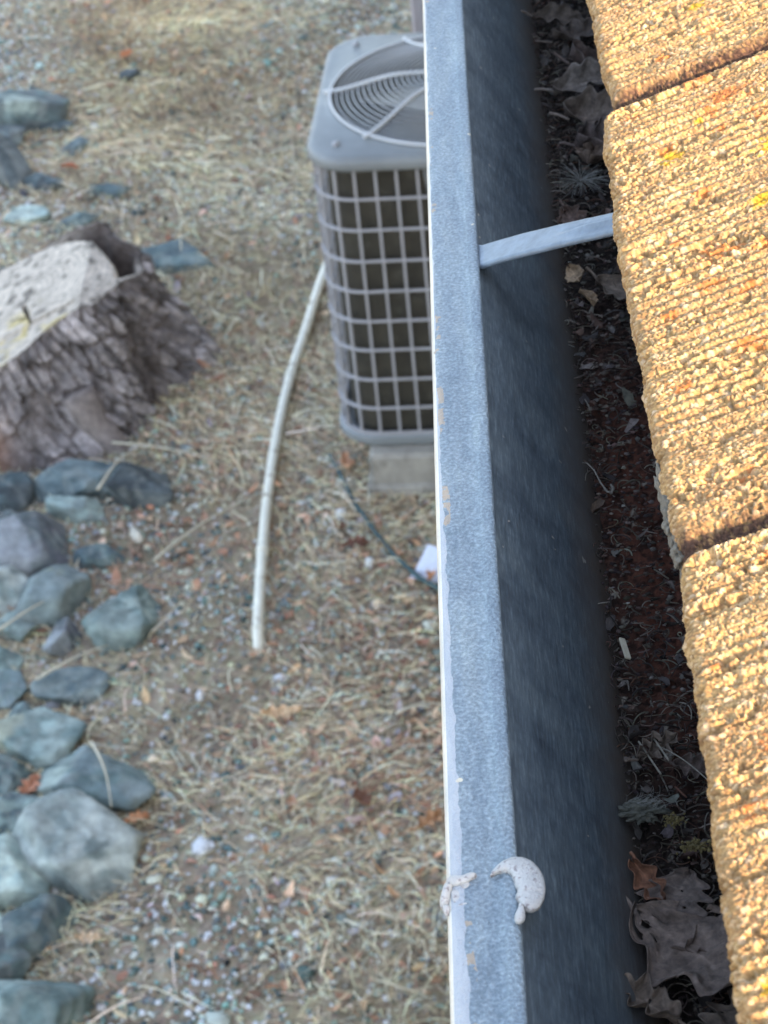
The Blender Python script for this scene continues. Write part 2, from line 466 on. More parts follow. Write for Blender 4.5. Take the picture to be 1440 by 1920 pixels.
V, F, c = ribbons(9000, lambda x, y: brown_w(x, y) + 0.05, 0.02, 0.08, 0.003, 0.014,
                  [(0.40, 0.21, 0.12), (0.48, 0.29, 0.17), (0.28, 0.16, 0.10), (0.56, 0.38, 0.24)], seed=4)
tag(mesh_obj('twig_litter', V, F, M_litter, col=c), 'reddish brown twigs and stems littering the ground', 'litter', kind='stuff')

# curled leaf fragments
def flakes(n, wfun, smin, smax, pal, **k):
    x, y = scatter(n, wfun, **k)
    s = rng.uniform(smin, smax, n); a = rng.uniform(0, 6.28, n); K = 4
    u, v = np.meshgrid(np.linspace(-1, 1, K), np.linspace(-1, 1, K), indexing='ij'); u = u.ravel(); v = v.ravel()
    taper = (1 - 0.75 * u ** 2)
    cu = rng.normal(0, 0.35, (n, 1)); cv = rng.uniform(-0.5, 0.7, (n, 1))
    asp = rng.uniform(0.35, 0.75, (n, 1))
    lx = s[:, None] * u; ly = s[:, None] * asp * (v * taper + rng.normal(0, 0.15, (n, K * K)))
    lz = s[:, None] * (cu * u ** 2 + cv * v ** 2 * 0.7 + rng.normal(0, 0.07, (n, K * K)))
    tx = rng.normal(0, 0.35, (n, 1)); lz = lz + lx * tx
    ca, sa = np.cos(a)[:, None], np.sin(a)[:, None]
    X = x[:, None] + lx * ca - ly * sa; Y = y[:, None] + lx * sa + ly * ca
    Z = gz(x, y)[:, None] + 0.006 + np.abs(s[:, None]) * 0.25 + lz
    F = (gridF(K, K)[None] + (np.arange(n) * K * K)[:, None, None]).reshape(-1, 4)
    return np.stack([X, Y, Z], -1).reshape(-1, 3), F, np.repeat(pick(pal, n, 0.2), K * K, 0)
V, F, c = flakes(2600, lambda x, y: brown_w(x, y) + 0.12, 0.005, 0.017,
                 [(0.46, 0.25, 0.15), (0.36, 0.19, 0.12), (0.60, 0.40, 0.25), (0.52, 0.31, 0.20), (0.22, 0.13, 0.09), (0.68, 0.50, 0.34), (0.42, 0.37, 0.36)])
tag(mesh_obj('leaf_fragments', V, F, M_litter, col=c), 'crumbled brown leaf fragments among the straw', 'leaf litter', kind='stuff')

# ------------------------------------------------------------------ rocks
def ico_sphere(sub):
    V = [tuple(v) for v in ico_v]; F = [tuple(int(i) for i in f) for f in ico_f]
    for _ in range(sub):
        mid = {}; NF = []
        def m(a, b):
            k = (min(a, b), max(a, b))
            if k not in mid:
                p = np.array(V[a]) + np.array(V[b]); p /= np.linalg.norm(p); V.append(tuple(p)); mid[k] = len(V) - 1
            return mid[k]
        for a, b, c in F:
            ab, bc, ca = m(a, b), m(b, c), m(c, a)
            NF += [(a, ab, ca), (b, bc, ab), (c, ca, bc), (ab, bc, ca)]
        F = NF
    return np.array(V), np.array(F)
S4 = ico_sphere(4)
def rock(X, Y, rx, ry, rz, rot, seed, col, col2, label, facets=13, sink=0.3, tilt=(0, 0), lichen=None, soft=140):
    r = np.random.default_rng(seed)
    n = S4[0]; N = r.normal(size=(facets, 3)); N /= np.linalg.norm(N, axis=1)[:, None]
    N[0] = (0.15, -0.2, 1); N[0] /= np.linalg.norm(N[0])
    D = r.uniform(0.38, 0.74, facets)
    dots = np.maximum(n @ N.T, 1e-3)
    cand = np.concatenate([np.ones((len(n), 1)), D[None] / dots], 1)
    rad = -np.log(np.exp(-soft * cand).sum(1)) / soft
    P = n * rad[:, None]
    wob = fbm(P[:, 0] * 2.5 + seed, P[:, 1] * 2.5 + P[:, 2] * 1.7, seed, 4) - 0.5
    P = P * (1 + 0.07 * wob)[:, None]
    fine = fbm(P[:, 0] * 9 + P[:, 2] * 6, P[:, 1] * 9 - P[:, 2] * 5, seed + 3, 3) - 0.5
    fine2 = fbm(P[:, 0] * 22 - P[:, 2] * 9, P[:, 1] * 20 + P[:, 2] * 12, seed + 13, 3) - 0.5
    P = P * (1 + 0.10 * fine + 0.035 * fine2)[:, None]
    P = P * np.array([rx, ry, rz * 1.25]) * 1.66
    t1, t2 = tilt
    Rm = np.array(Matrix.Rotation(rot, 3, 'Z') @ Matrix.Rotation(t1, 3, 'X') @ Matrix.Rotation(t2, 3, 'Y'))
    P = P @ Rm.T
    k = np.clip(0.5 + 3.6 * (fbm(n[:, 0] * 2 + seed * 1.3, n[:, 1] * 2 + n[:, 2] * 2, seed + 31, 4) - 0.5), 0, 1)[:, None]
    dust = sstep(.45, .65, fbm(n[:, 0] * 4 + seed, n[:, 1] * 4 - n[:, 2] * 3, seed + 71, 4))[:, None] * .3
    C = (np.array(col) * (1 - k) + np.array(col2) * k) * 1.2 * (1 - dust) + np.array([.34, .345, .30]) * dust
    if lichen:  # tints one side of the rock: lichen on some, a plain paler tone on others
        ld = np.array(lichen[0]); ld = ld / np.linalg.norm(ld)
        w = sstep(lichen[2], lichen[2] + 0.12, (n @ ld) + 0.25 * (fbm(n[:, 0] * 5, n[:, 1] * 5, seed + 8) - 0.5))[:, None] * 0.7
        C = C * (1 - w) + np.array(lichen[1]) * w
    o = mesh_obj('rock', P, S4[1], M_rock, col=C)
    o.location = (X, Y, float(gz(np.array(X), np.array(Y))) + rz * (1 - 2 * sink) * 0.9)
    return tag(o, label, 'rock', 'rocks lying along the yard edge')
TEAL = (0.12, 0.165, 0.155); TEAL2 = (0.27, 0.34, 0.31); DK = (0.045, 0.053, 0.055); DK2 = (0.095, 0.11, 0.11)
GR = (0.18, 0.215, 0.20); GR2 = (0.42, 0.45, 0.405); SL = (0.085, 0.115, 0.12); SL2 = (0.155, 0.195, 0.195)
YL = (0.40, 0.42, 0.21); PALE = (0.42, 0.48, 0.41)
ROCKS = [
 (-1.405, 6.56, .120, .085, .070, .5, 1, DK2, TEAL, 'dark slate rock with a pale green spot, at the upper left edge of the yard', dict(lichen=((-.2, -.6, .9), PALE, .86))),
 (-1.470, 6.24, .080, .11, .085, .2, 2, DK, DK2, 'dark rock cut by the left picture edge above the stump', {}),
 (-1.300, 6.11, .046, .03, .022, .6, 3, DK, SL, 'small dark wedge stone above the stump', {}),
 (-1.114, 6.86, .030, .024, .022, .4, 4, DK, DK2, 'small dark stone alone in the tan straw near the top', {}),
 (-1.320, 6.51, .038, .03, .015, .1, 5, SL, DK, 'small slate stone just right of the pale spotted rock', {}),
 (-1.110, 6.06, .050, .035, .020, .1, 6, SL, TEAL, 'flat slate stone halfway between the stump and the top edge', {}),
 (-1.337, 5.90, .048, .032, .018, .2, 7, TEAL2, PALE, 'pale teal flat stone just behind the stump at the left', {}),
 (-0.905, 5.58, .125, .075, .028, -.1, 8, SL, TEAL, 'flat pointed dark teal slab directly behind the tree stump', dict(facets=8)),
 (-1.205, 4.46, .055, .05, .048, .3, 9, DK, SL, 'dark rounded rock at the left edge under the stump', {}),
 (-0.995, 4.49, .096, .05, .034, .28, 10, SL, SL2, 'long slate blue slab lying just below the stump', dict(facets=9)),
 (-0.862, 4.44, .074, .048, .046, .5, 11, DK, DK2, 'dark rounded rock right of the long slate slab', {}),
 (-1.000, 4.385, .058, .035, .028, -.2, 12, GR, TEAL2, 'small pale rock in front of the slate slab below the stump', {}),
 (-1.098, 4.26, .088, .07, .062, .2, 13, DK2, (0.12, 0.12, 0.13), 'angular rock with a pale left face and a dark right face', dict(lichen=((-1, -.3, .2), (0.36, 0.37, 0.37), .25), facets=9)),  # pale grey tone tinted onto the left side
 (-1.160, 4.10, .048, .06, .05, .2, 14, GR, GR2, 'pale grey rock at the left edge below the two faced rock', {}),
 (-1.025, 4.08, .096, .07, .050, .1, 15, (0.17, 0.205, 0.20), GR, 'squarish grey green rock with a yellow lichen patch on top', dict(lichen=((.15, .1, 1), YL, .93), facets=9)),
 (-0.843, 3.965, .072, .058, .052, .7, 16, TEAL, TEAL2, 'round teal rock standing apart with pale lichen in its middle', dict(lichen=((.1, -.35, .9), PALE, .90))),
 (-1.095, 3.965, .046, .04, .028, .2, 17, TEAL2, GR, 'pale teal stone at the left edge below the lichen rock', {}),
 (-0.980, 3.92, .046, .04, .040, .9, 18, DK2, (0.13, 0.13, 0.14), 'small dark rock with a pale left edge below the lichen rock', dict(lichen=((-1, -.4, .2), (0.38, 0.4, 0.4), .55))),  # pale grey tone tinted onto the left edge
 (-0.949, 3.725, .062, .045, .020, .2, 19, SL, GR, 'half buried slate rock under leaf scraps in the lower rock row', {}),
 (-1.080, 3.73, .040, .04, .026, .4, 20, TEAL, SL2, 'small teal rock at the left edge beside the half buried slate', {}),
 (-0.984, 3.555, .096, .075, .048, -.2, 21, TEAL, TEAL2, 'large teal rock with a tan tinted left side, lower left', dict(lichen=((-1, .1, .5), (0.33, 0.33, 0.24), .70))),
 (-1.040, 3.45, .040, .04, .028, .4, 22, DK, TEAL, 'small dark stone in the gap under the large teal rock', {}),
 (-0.868, 3.405, .100, .055, .042, -.1, 23, TEAL, SL2, 'wide teal rock with a straw across it, above the big pale boulder', dict(lichen=((-.9, 0, .5), PALE, .75))),
 (-0.862, 3.20, .098, .085, .072, .4, 24, GR, GR2, 'big rounded pale grey boulder, largest of the lower rocks', dict(facets=16, soft=120)),
 (-0.965, 3.30, .048, .05, .040, 1., 25, DK2, GR, 'dark rock tucked behind the big pale boulder', {}),
 (-1.000, 3.155, .076, .07, .052, .2, 26, TEAL2, PALE, 'pale teal rock touching the big boulder on its left', {}),
 (-0.932, 3.005, .070, .05, .038, .3, 27, SL, TEAL, 'slate rock just below the big pale boulder', {}),
 (-0.925, 2.82, .088, .07, .060, -.4, 28, TEAL, TEAL2, 'teal rock in the bottom left corner of the yard', {}),
 (-1.180, 4.28, .045, .05, .045, .2, 51, DK, GR, 'pale topped stone at the left edge above the pale grey rock', {}),
 (-0.930, 4.20, .040, .035, .025, .5, 52, SL, TEAL, 'small slate stone between the two faced rock and the leaf litter', {}),
 (-1.120, 3.845, .045, .04, .03, .1, 53, TEAL, TEAL2, 'small teal stone at the left edge above the half buried row', {}),
 (-1.040, 3.64, .042, .035, .03, .8, 54, SL, TEAL, 'small slate stone above the large teal rock at the left', {}),
 (-0.905, 3.30, .040, .04, .03, .3, 55, DK2, SL2, 'small dark stone wedged between the wide teal rock and the boulder', {}),
 (-1.010, 3.34, .045, .04, .035, .6, 56, SL, TEAL2, 'slate stone at the left edge behind the pale teal rock', {}),
 (-1.020, 3.02, .050, .05, .04, .4, 57, TEAL, PALE, 'teal stone at the left edge beside the slate rock below the boulder', {}),
 (-0.985, 2.92, .045, .04, .035, .9, 58, DK2, TEAL, 'small dark teal stone just above the bottom left corner rock', {}),
 (-1.450, 6.42, .05, .05, .04, .2, 59, DK2, SL2, 'dark stone at the left edge just below the pale spotted rock', {}),
 (-1.240, 6.36, .04, .03, .02, .5, 60, SL, SL2, 'small slate stone right of the dark left edge rock, upper yard', {}),
 (-1.180, 5.86, .05, .03, .02, .1, 61, SL, TEAL, 'flat slate stone close behind the stump in the straw', {}),
]
for X, Y, rx, ry, rz, rot, sd, c1, c2, lab, kw in ROCKS:
    rock(X, Y, rx, ry, rz, rot, sd, c1, c2, lab, **kw)

# ------------------------------------------------------------------ tree stump
stump = empty('tree_stump', (-1.19, 5.0, 0))
tag(stump, 'weathered grey tree stump with furrowed bark and slanted sawn top', 'tree stump')
def top_r(th):
    d = np.degrees((th + math.pi) % (2 * math.pi) - math.pi)
    return 0.27 + 0.055 * np.exp(-((d - 38) / 38) ** 2) + 0.012 * np.sin(17 * th) * np.exp(-((d - 38) / 45) ** 2) + 0.012 * np.sin(3 * th + 1) + 0.012 * np.sin(7 * th)
def top_z(x, y): return 0.235 + 0.48 * np.clip(x, -0.25, 0.19) - 0.3 * np.clip(x - 0.19, 0, 1)
nth, nh = 420, 110
th = np.linspace(0, 2 * math.pi, nth, endpoint=False)
hh = np.linspace(0, 1, nh)
TH, H = np.meshgrid(th, hh, indexing='ij')
RT = top_r(TH)
flare = 0.125 * (1 - H) ** 1.4 + 0.045 * (1 - H) ** 3 * (1 + np.sin(5 * TH + 0.6))
Rr = RT + flare
ZT = top_z(RT * np.cos(TH), RT * np.sin(TH))
Zz = -0.04 + (ZT + 0.04) * H
arc = TH * 0.33
per = 2 * math.pi * 0.33
def wrapw(sx, sy, seed):
    n = round(per / sx)
    u = TH / (2 * math.pi) * n
    # periodic: blend seam is at the hidden back (theta=pi/2 shifted)
    return worley(((u + n * 0.25) % n), (Zz + 0.12 * arc % 0.5) / sy, seed)
TH0 = (TH - math.pi / 2) % (2 * math.pi)
u = TH0 * 0.33
warp = 0.05 * (fbm(u * 12, Zz * 9, 5, 3) - 0.5)
d1, d2, cid = worley((u + warp + 0.45 * Zz) / 0.034, (Zz + warp * 2) / 0.075, 41)
e1, e2, cid2 = worley((u + warp + 0.45 * Zz) / 0.015, (Zz + warp) / 0.035, 47)
plate = sstep(0.02, 0.22, d2 - d1); plate2 = sstep(0.0, 0.3, e2 - e1)
rough = fbm((u + .45 * Zz) * 34, Zz * 16, 19, 5) - 0.5
ridge = 1 - 2 * np.abs(fbm((u + .5 * Zz + warp) * 22, Zz * 7, 29, 4) - 0.5)
plate = plate * (0.35 + 0.65 * sstep(.4, .6, fbm(u * 9, Zz * 9, 88, 3)))
disp = 0.017 * plate * (0.5 + 0.8 * cid) + 0.004 * plate2 + 0.03 * (fbm(u * 5, Zz * 5, 9, 3) - 0.5) + 0.022 * rough + 0.022 * (ridge - .8) + .010 * (fbm((u + .45 * Zz) * 110, Zz * 60, 39, 3) - .5)
Rr = Rr + disp * np.clip((1 - H) * 12, 0.25, 1)
P = np.stack([Rr * np.cos(TH), Rr * np.sin(TH), Zz], -1).reshape(-1, 3)
cc = np.array([0.36, 0.315, 0.295])[None, None] * (0.7 + 0.5 * cid)[..., None] * (0.75 + 0.25 * plate2)[..., None] * (-.25 + 2.4 * fbm((u + .45 * Zz) * 48, Zz * 26, 77, 4))[..., None]
fur = (1 - plate)[..., None]
cc = np.clip(cc, .03, .8)
cc = cc * (1 - fur * 0.7) + np.array([0.10, 0.075, 0.06]) * fur * 0.7
redm = (np.exp(-(((np.degrees(TH) - 262) / 7) ** 2)) * sstep(0.75, 0.3, H))[..., None]
cc = cc * (1 - redm) + np.array([0.34, 0.2, 0.14]) * redm
mesh_obj('bark', P, gridF(nth, nh, True), M_bark, stump, col=cc.reshape(-1, 3))
# sawn top
nr = 110
RF = np.linspace(0, 1, nr)
TH, Q = np.meshgrid(th, RF, indexing='ij')
RT = top_r(TH); x = RT * Q * np.cos(TH); y = RT * Q * np.sin(TH); rr = RT * Q
z = top_z(x, y)
heart = 0.245 + 0.01 * np.sin(4 * TH + 2)
deg = np.degrees((TH + math.pi) % (2 * math.pi) - math.pi)
hol = np.exp(-((deg - 42) / 34) ** 4)
isb0 = sstep(0.0, 0.006, rr - heart) * hol
heart = heart + .03 * (fbm(x * 22, y * 22, 44, 3) - .5)
hollow = sstep(0.0, 0.012, rr - heart) * (1 - sstep(RT - 0.03, RT - 0.012, rr)) * hol
z = z - 0.16 * hollow * (0.7 + 0.5 * fbm(x * 30, y * 30, 4)) - .03 * isb0 * (fbm(x * 60, y * 60, 24, 3))
def seg(px, py, ax, ay, bx, by):
    t = np.clip(((px - ax) * (bx - ax) + (py - ay) * (by - ay)) / ((bx - ax) ** 2 + (by - ay) ** 2), 0, 1)
    return np.hypot(px - ax - t * (bx - ax), py - ay - t * (by - ay))
wob = 0.006 * (fbm(x * 25, y * 25, 14) - 0.5)
crack = np.minimum(seg(x, y, 0.02, -0.02, 0.055, -0.13) + wob, seg(x, y, 0.055, -0.13, 0.17, -0.14) + wob)
cr = sstep(0.006, 0.002, crack)
z = z - 0.018 * cr + 0.004 * (fbm(x * 45, y * 18, 6, 4) - 0.5) + 0.007 * (fbm(x * 8, y * 8, 16, 3) - 0.5)
lowp = sstep(-0.13, -0.145, y + 0.1 * (x - 0.06)) * sstep(0.3, 0.0, np.abs(x))
z = z - 0.012 * lowp
ringr = np.hypot(x + .03, y - .02) + .012 * fbm(x * 12, y * 12, 3)
woodc = np.array([1.06, .98, .90]) * (1 + .12 * np.sin(ringr * 420 + 3 * fbm(x * 9, y * 9, 2)))[..., None] * np.array([0.50, 0.465, 0.41]) * (0.78 + 0.5 * fbm(x * 22, y * 22, 33, 4))[..., None]
lich = sstep(0.62, 0.7, fbm(x * 14 + 3, y * 14, 61, 3))[..., None] * 0.6 * sstep(-0.02, -0.1, y)[..., None]
woodc = woodc * (1 - lich) + np.array([0.55, 0.42, 0.10]) * lich
holes = sstep(0.67, 0.72, fbm(x * 40, y * 40, 71, 2))[..., None]
woodc = woodc * (1 - 0.6 * holes)
barkc = np.array([0.12, 0.095, 0.08]) * np.ones_like(woodc)
isb = np.clip(sstep(0.0, 0.006, rr - heart) * hol, 0, 1)[..., None]
wc = woodc * (1 - isb) + barkc * isb
wc = wc * (1 - 0.75 * cr[..., None])
z[:, -1] = top_z(RT[:, -1] * np.cos(th), RT[:, -1] * np.sin(th)) - 0.004
mesh_obj('sawn_top', np.stack([x, y, z], -1).reshape(-1, 3), gridF(nth, nr, True), M_bark, stump, col=wc.reshape(-1, 3))
# split roots at front left
for k, (a, ln) in enumerate(((252, 0.16), (236, 0.20), (300, 0.10))):
    a = math.radians(a); pts = []
    for t in np.linspace(0, 1, 9):
        r = 0.34 + ln * t
        pts.append((r * math.cos(a + 0.15 * t), r * math.sin(a + 0.15 * t), 0.16 * (1 - t) ** 1.4 - 0.015))
    V, F = tube(pts, [0.045 * (1 - 0.5 * t) for t in np.linspace(0, 1, 9)], 14)
    V = np.array(V); V += (np.stack([fbm(V[:, 0] * 30, V[:, 2] * 30 + V[:, 1] * 9, 3), fbm(V[:, 1] * 30, V[:, 2] * 30, 7), fbm(V[:, 0] * 30, V[:, 1] * 30, 9)], -1) - 0.5) * 0.03
    mesh_obj('root', V, F, M_bark, stump, col=np.tile((0.26, 0.215, 0.19), (len(V), 1)))

# ------------------------------------------------------------------ air conditioner
ACX, ACY, ACR = -0.030, 4.742, math.radians(-4)
ac = empty('air_conditioner', (ACX, ACY, 0.11), ACR)
tag(ac, 'grey outdoor air conditioner unit with wire grille sides and round top fan guard', 'air conditioner')
HW, CR = 0.322, 0.10
def rsq(hw, r, n=10):
    pts = []
    for q, (sx, sy) in enumerate(((1, 1), (-1, 1), (-1, -1), (1, -1))):
        for k in range(n + 1):
            a = math.pi / 2 * (q + k / n)
            pts.append((sx * (hw - r) + r * math.cos(a), sy * (hw - r) + r * math.sin(a)))
    return np.array(pts)
def rings_mesh(specs, close_top=False, close_bot=False, n=10):
    V = []; m = 4 * (n + 1)
    for hw, r, z in specs: V += [(p[0], p[1], z) for p in rsq(hw, r, n)]
    F = []
    for i in range(len(specs) - 1):
        for k in range(m):
            F.append((i * m + k, i * m + (k + 1) % m, (i + 1) * m + (k + 1) % m, (i + 1) * m + k))
    if close_top: F.append(tuple(range((len(specs) - 1) * m, len(specs) * m)))
    if close_bot: F.append(tuple(range(m))[::-1])
    return V, F
# base pan
V, F = rings_mesh([(HW - .03, .08, 0.0), (HW + .002, CR, 0.0), (HW + .006, CR, .006), (HW + .006, CR, .022), (HW, CR, .027), (HW - .01, CR, .027), (HW - .012, CR, .012)], True, True)
mesh_obj('base_pan', V, F, M_acpaint, ac, smooth=False)
# coil
V, F = rings_mesh([(HW - .028, CR - .02, 0.013), (HW - .028, CR - .02, .715)])
mesh_obj('coil', V, F, M_coil, ac)
V, F = rings_mesh([(HW - .10, .06, .02), (HW - .10, .06, .35)], True, True)
mesh_obj('compressor_housing', V, F, M_coil, ac)
# side grille wires
grille = mesh_obj('side_grille', *rings_mesh([(HW - .006, CR - .004, .027), (HW + .001, CR, .027), (HW + .001, CR, .034), (HW - .006, CR - .004, .034)]), M_wire, ac, smooth=False)
t = 0.0027
hv, hf = rings_mesh([(HW - .004, CR, -t), (HW + .001, CR, -t), (HW + .002, CR, 0), (HW + .001, CR, t), (HW - .004, CR, t), (HW - .004, CR, -t)])
hw0 = mesh_obj('horizontal_wire', hv, hf, M_wire, grille, smooth=False)
hw0.location = (0, 0, .641)
for zz in (.565, .487, .410, .333, .257, .178, .100):
    o = hw0.copy(); COL.objects.link(o); o.parent = grille; o.location = (0, 0, zz)
vv, vf = box(-.0029, .0029, -.0028, .0028, .03, .72)
vw0 = None
def perim(s_, hw=HW - .003, r=CR - .003):
    L = 2 * (hw - r); A = math.pi / 2 * r; s_ %= 4 * (L + A); q = int(s_ // (L + A)); w = s_ - q * (L + A)
    # side 0: front (y=-hw) from left to right
    if w < L: p = Vector((-(hw - r) + w, -hw)); n = -math.pi / 2
    else:
        a = -math.pi / 2 + (w - L) / r; p = Vector(((hw - r) + r * math.cos(a), -(hw - r) + r * math.sin(a))); n = a
    ro = Matrix.Rotation(q * math.pi / 2, 2)
    return ro @ p, n + q * math.pi / 2
Ltot = 4 * (2 * (HW - CR) + math.pi / 2 * (CR - .003))
NV = round(Ltot / .0462)
s0 = (-.1760 + (HW - CR))  # one wire passes x = -.183 in local coordinates
for k in range(NV):
    p, n = perim(s0 + k * Ltot / NV)
    if vw0 is None:
        vw0 = mesh_obj('vertical_wire', vv, vf, M_wire, grille, smooth=False); o = vw0
    else:
        o = vw0.copy(); COL.objects.link(o); o.parent = grille
    o.location = (p.x, p.y, 0); o.rotation_euler = (0, 0, n + math.pi / 2)
# top cover with round opening
NTH = 4 * 11
ANG = np.linspace(0, 2 * math.pi, 120, endpoint=False)
def rsa(hw, r):
    out = []
    for a in ANG:
        c, s_ = abs(math.cos(a)), abs(math.sin(a)); k = hw - r
        t = hw / max(c, s_); x_, y_ = t * c, t * s_
        if x_ > k and y_ > k:
            B = k * (c + s_); t = B + math.sqrt(max(B * B - 2 * k * k + r * r, 0))
        out.append((t * math.cos(a), t * math.sin(a)))
    return np.array(out)
FCY = -.012
def cover():
    V = []; rings = []
    def add(pts, z, oy=0.0):
        rings.append(len(V)); V.extend([(p[0], p[1] + oy, z) for p in pts])
    for hw, r, z in ((HW - .004, CR, .712), (HW + .006, CR + .006, .712), (HW + .009, CR + .008, .717), (HW + .009, CR + .008, .731),
                     (HW + .006, CR + .006, .738), (HW, CR + .003, .743), (HW - .01, CR, .745)): add(rsa(hw, r), z)
    m = len(ANG); cs_ = np.stack([np.cos(ANG), np.sin(ANG)], -1)
    for R_, z in ((.306, .747), (.302, .751), (.297, .751), (.294, .747), (.292, .70), (.288, .56)): add(R_ * cs_, z, FCY)
    F = []
    for i in range(len(rings) - 1):
        for k in range(m):
            F.append((rings[i] + k, rings[i] + (k + 1) % m, rings[i + 1] + (k + 1) % m, rings[i + 1] + k))
    return V, F
top = mesh_obj('top_cover', *cover(), M_acpaint, ac)
for a in (225, 135, 45, 315):
    a = math.radians(a)
    V, F = tube([(0.37 * math.cos(a), .37 * math.sin(a), .744), (.37 * math.cos(a), .37 * math.sin(a), .752)], .008, 10)
    mesh_obj('screw', V, F, M_wire, top)
# fan guard: concentric wires on a low dome
def dome(r): return .752 + .036 * float(sstep(.31, .12, np.array(r)))
guard = mesh_obj('fan_guard', *tube([(.296 * math.cos(a), .296 * math.sin(a), .755) for a in np.linspace(0, 2 * math.pi, 73)], .004, 6), M_guard, ac)
guard.location = (0, FCY, 0)
for r in np.arange(.055, .290, .0126):
    pts = [(r * math.cos(a), r * math.sin(a), dome(r)) for a in np.linspace(0, 2 * math.pi, 65)]
    mesh_obj('guard_ring', *tube(pts, .0017, 5), M_guard, guard)
for a in (180, 230, 305, 0, 50, 118):
    a = math.radians(a)
    pts = [(r * math.cos(a), r * math.sin(a), dome(r) + .004) for r in np.linspace(.03, .312, 14)]
    mesh_obj('guard_spoke', *tube(pts, .0046, 6), M_guard, guard)
# fan inside
fan = mesh_obj('fan', *tube([(0, 0, .60), (0, 0, .69)], .07, 24), M_fan, ac)
for k in range(3):
    a0 = k * 2.094; V = []; F = []
    for i, r in enumerate(np.linspace(.05, .275, 8)):
        for j, w in enumerate(np.linspace(-.5, .5, 7)):
            a = a0 + w * (1.15 + .3 * r)
            V.append((r * math.cos(a), r * math.sin(a), .645 + .045 * w + .005 * math.sin(w * 3)))
    F = [tuple(q) for q in gridF(8, 7).tolist()]
    b = mesh_obj('fan_blade', V, F, M_fan, fan); sm = b.modifiers.new('thick', 'SOLIDIFY'); sm.thickness = .002

pad = empty('concrete_block', (-.03, 4.72, 0), ACR)
tag(pad, 'pale concrete block footing under the air conditioner', 'concrete block')
V, F = box(-.252, .33, -.345, .33, -.04, .108, .008)
mesh_obj('block_body', V, F, M_concrete, pad, smooth=False)
V, F = box(-.262, .332, -.356, .335, -.05, .030, .008)
mesh_obj('block_foot', V, F, M_concrete, pad, smooth=False)

# post behind the unit
post = empty('utility_post', (-.115, 5.55, 0))
tag(post, 'slim grey square post standing behind the air conditioner', 'post')
mesh_obj('post_shaft', *box(-.035, .035, -.03, .03, -.05, 1.45, .006), M_post, post, smooth=False)
mesh_obj('post_cap', *box(-.04, .04, -.035, .035, 1.451, 1.47, .005), M_wire, post, smooth=False)
mesh_obj('post_rib', *box(-.012, .004, -.036, -.0305, 0, 1.44, .002), M_wire, post, smooth=False)

# ------------------------------------------------------------------ plastic pipe
pp = empty('plastic_pipe', (-.54, 4.3, 0))
tag(pp, 'thin white plastic pipe curving over the ground to the air conditioner', 'pipe')
ctrl = np.array([(-.546, 3.80, -.045), (-.547, 3.825, .004), (-.549, 3.88, .026), (-.551, 4.004, .03), (-.552, 4.308, .03), (-.544, 4.551, .03), (-.532, 4.738, .03), (-.512, 4.935, .03), (-.484, 5.115, .03), (-.455, 5.347, .03), (-.415, 5.58, .03), (-.36, 5.85, .03)])
tt = np.linspace(0, len(ctrl) - 1, 70); idx = np.arange(len(ctrl))
path = np.stack([np.interp(tt, idx, ctrl[:, i]) for i in range(3)], -1)
ker = np.ones(5) / 5
for i in range(3): path[2:-2, i] = np.convolve(path[:, i], ker, 'valid')
path -= np.array([-.54, 4.3, 0])
mesh_obj('pipe_run', *tube(path, .0125, 14), M_pvc, pp)
for k in (22, 43, 12):
    mesh_obj('coupling', *tube([path[k] - (path[k + 1] - path[k]) * .25, path[k] + (path[k + 1] - path[k]) * .25], .0148, 14), M_pvc, pp)

hp = np.array([(-.41, 4.56, .01), (-.38, 4.463, .012), (-.347, 4.349, .012), (-.302, 4.237, .012), (-.253, 4.129, .012), (-.2, 4.043, .012), (-.15, 3.99, .012), (-.08, 3.95, .012), (.05, 3.93, .01)])
tt = np.linspace(0, len(hp) - 1, 50)
hpp = np.stack([np.interp(tt, np.arange(len(hp)), hp[:, i]) for i in range(3)], -1)
ho = mesh_obj('garden_cord', *tube(hpp, .0055, 8), M_hose)
tag(ho, 'thin dark teal cord lying on the ground below the air conditioner', 'cord')

# white folded card scrap
cd = empty('card_scrap', (-.178, 4.065, 0), math.radians(-18))
tag(cd, 'small white folded card scrap standing on the ground beside the gutter edge', 'scrap')
V = [(-.032, -.010, .004), (.05, -.010, .004), (.05, .02, .058), (-.006, .03, .062)]
def slab(pts, th_=.0015):
    p = np.array(pts, float); n = np.cross(p[1] - p[0], p[2] - p[0]); n /= np.linalg.norm(n); q = p + n * th_; k = len(p)
    F = [tuple(range(k))[::-1], tuple(range(k, 2 * k))] + [(i, (i + 1) % k, (i + 1) % k + k, i + k) for i in range(k)]
    return np.concatenate([p, q]).tolist(), F
mesh_obj('upright_panel', *slab(V), M_card, cd, smooth=False)
mesh_obj('folded_flap', *slab([(-.034, -.0115, .004), (-.034, -.032, .010), (.05, -.034, .008), (.05, -.0115, .004)]), M_card, cd, smooth=False)

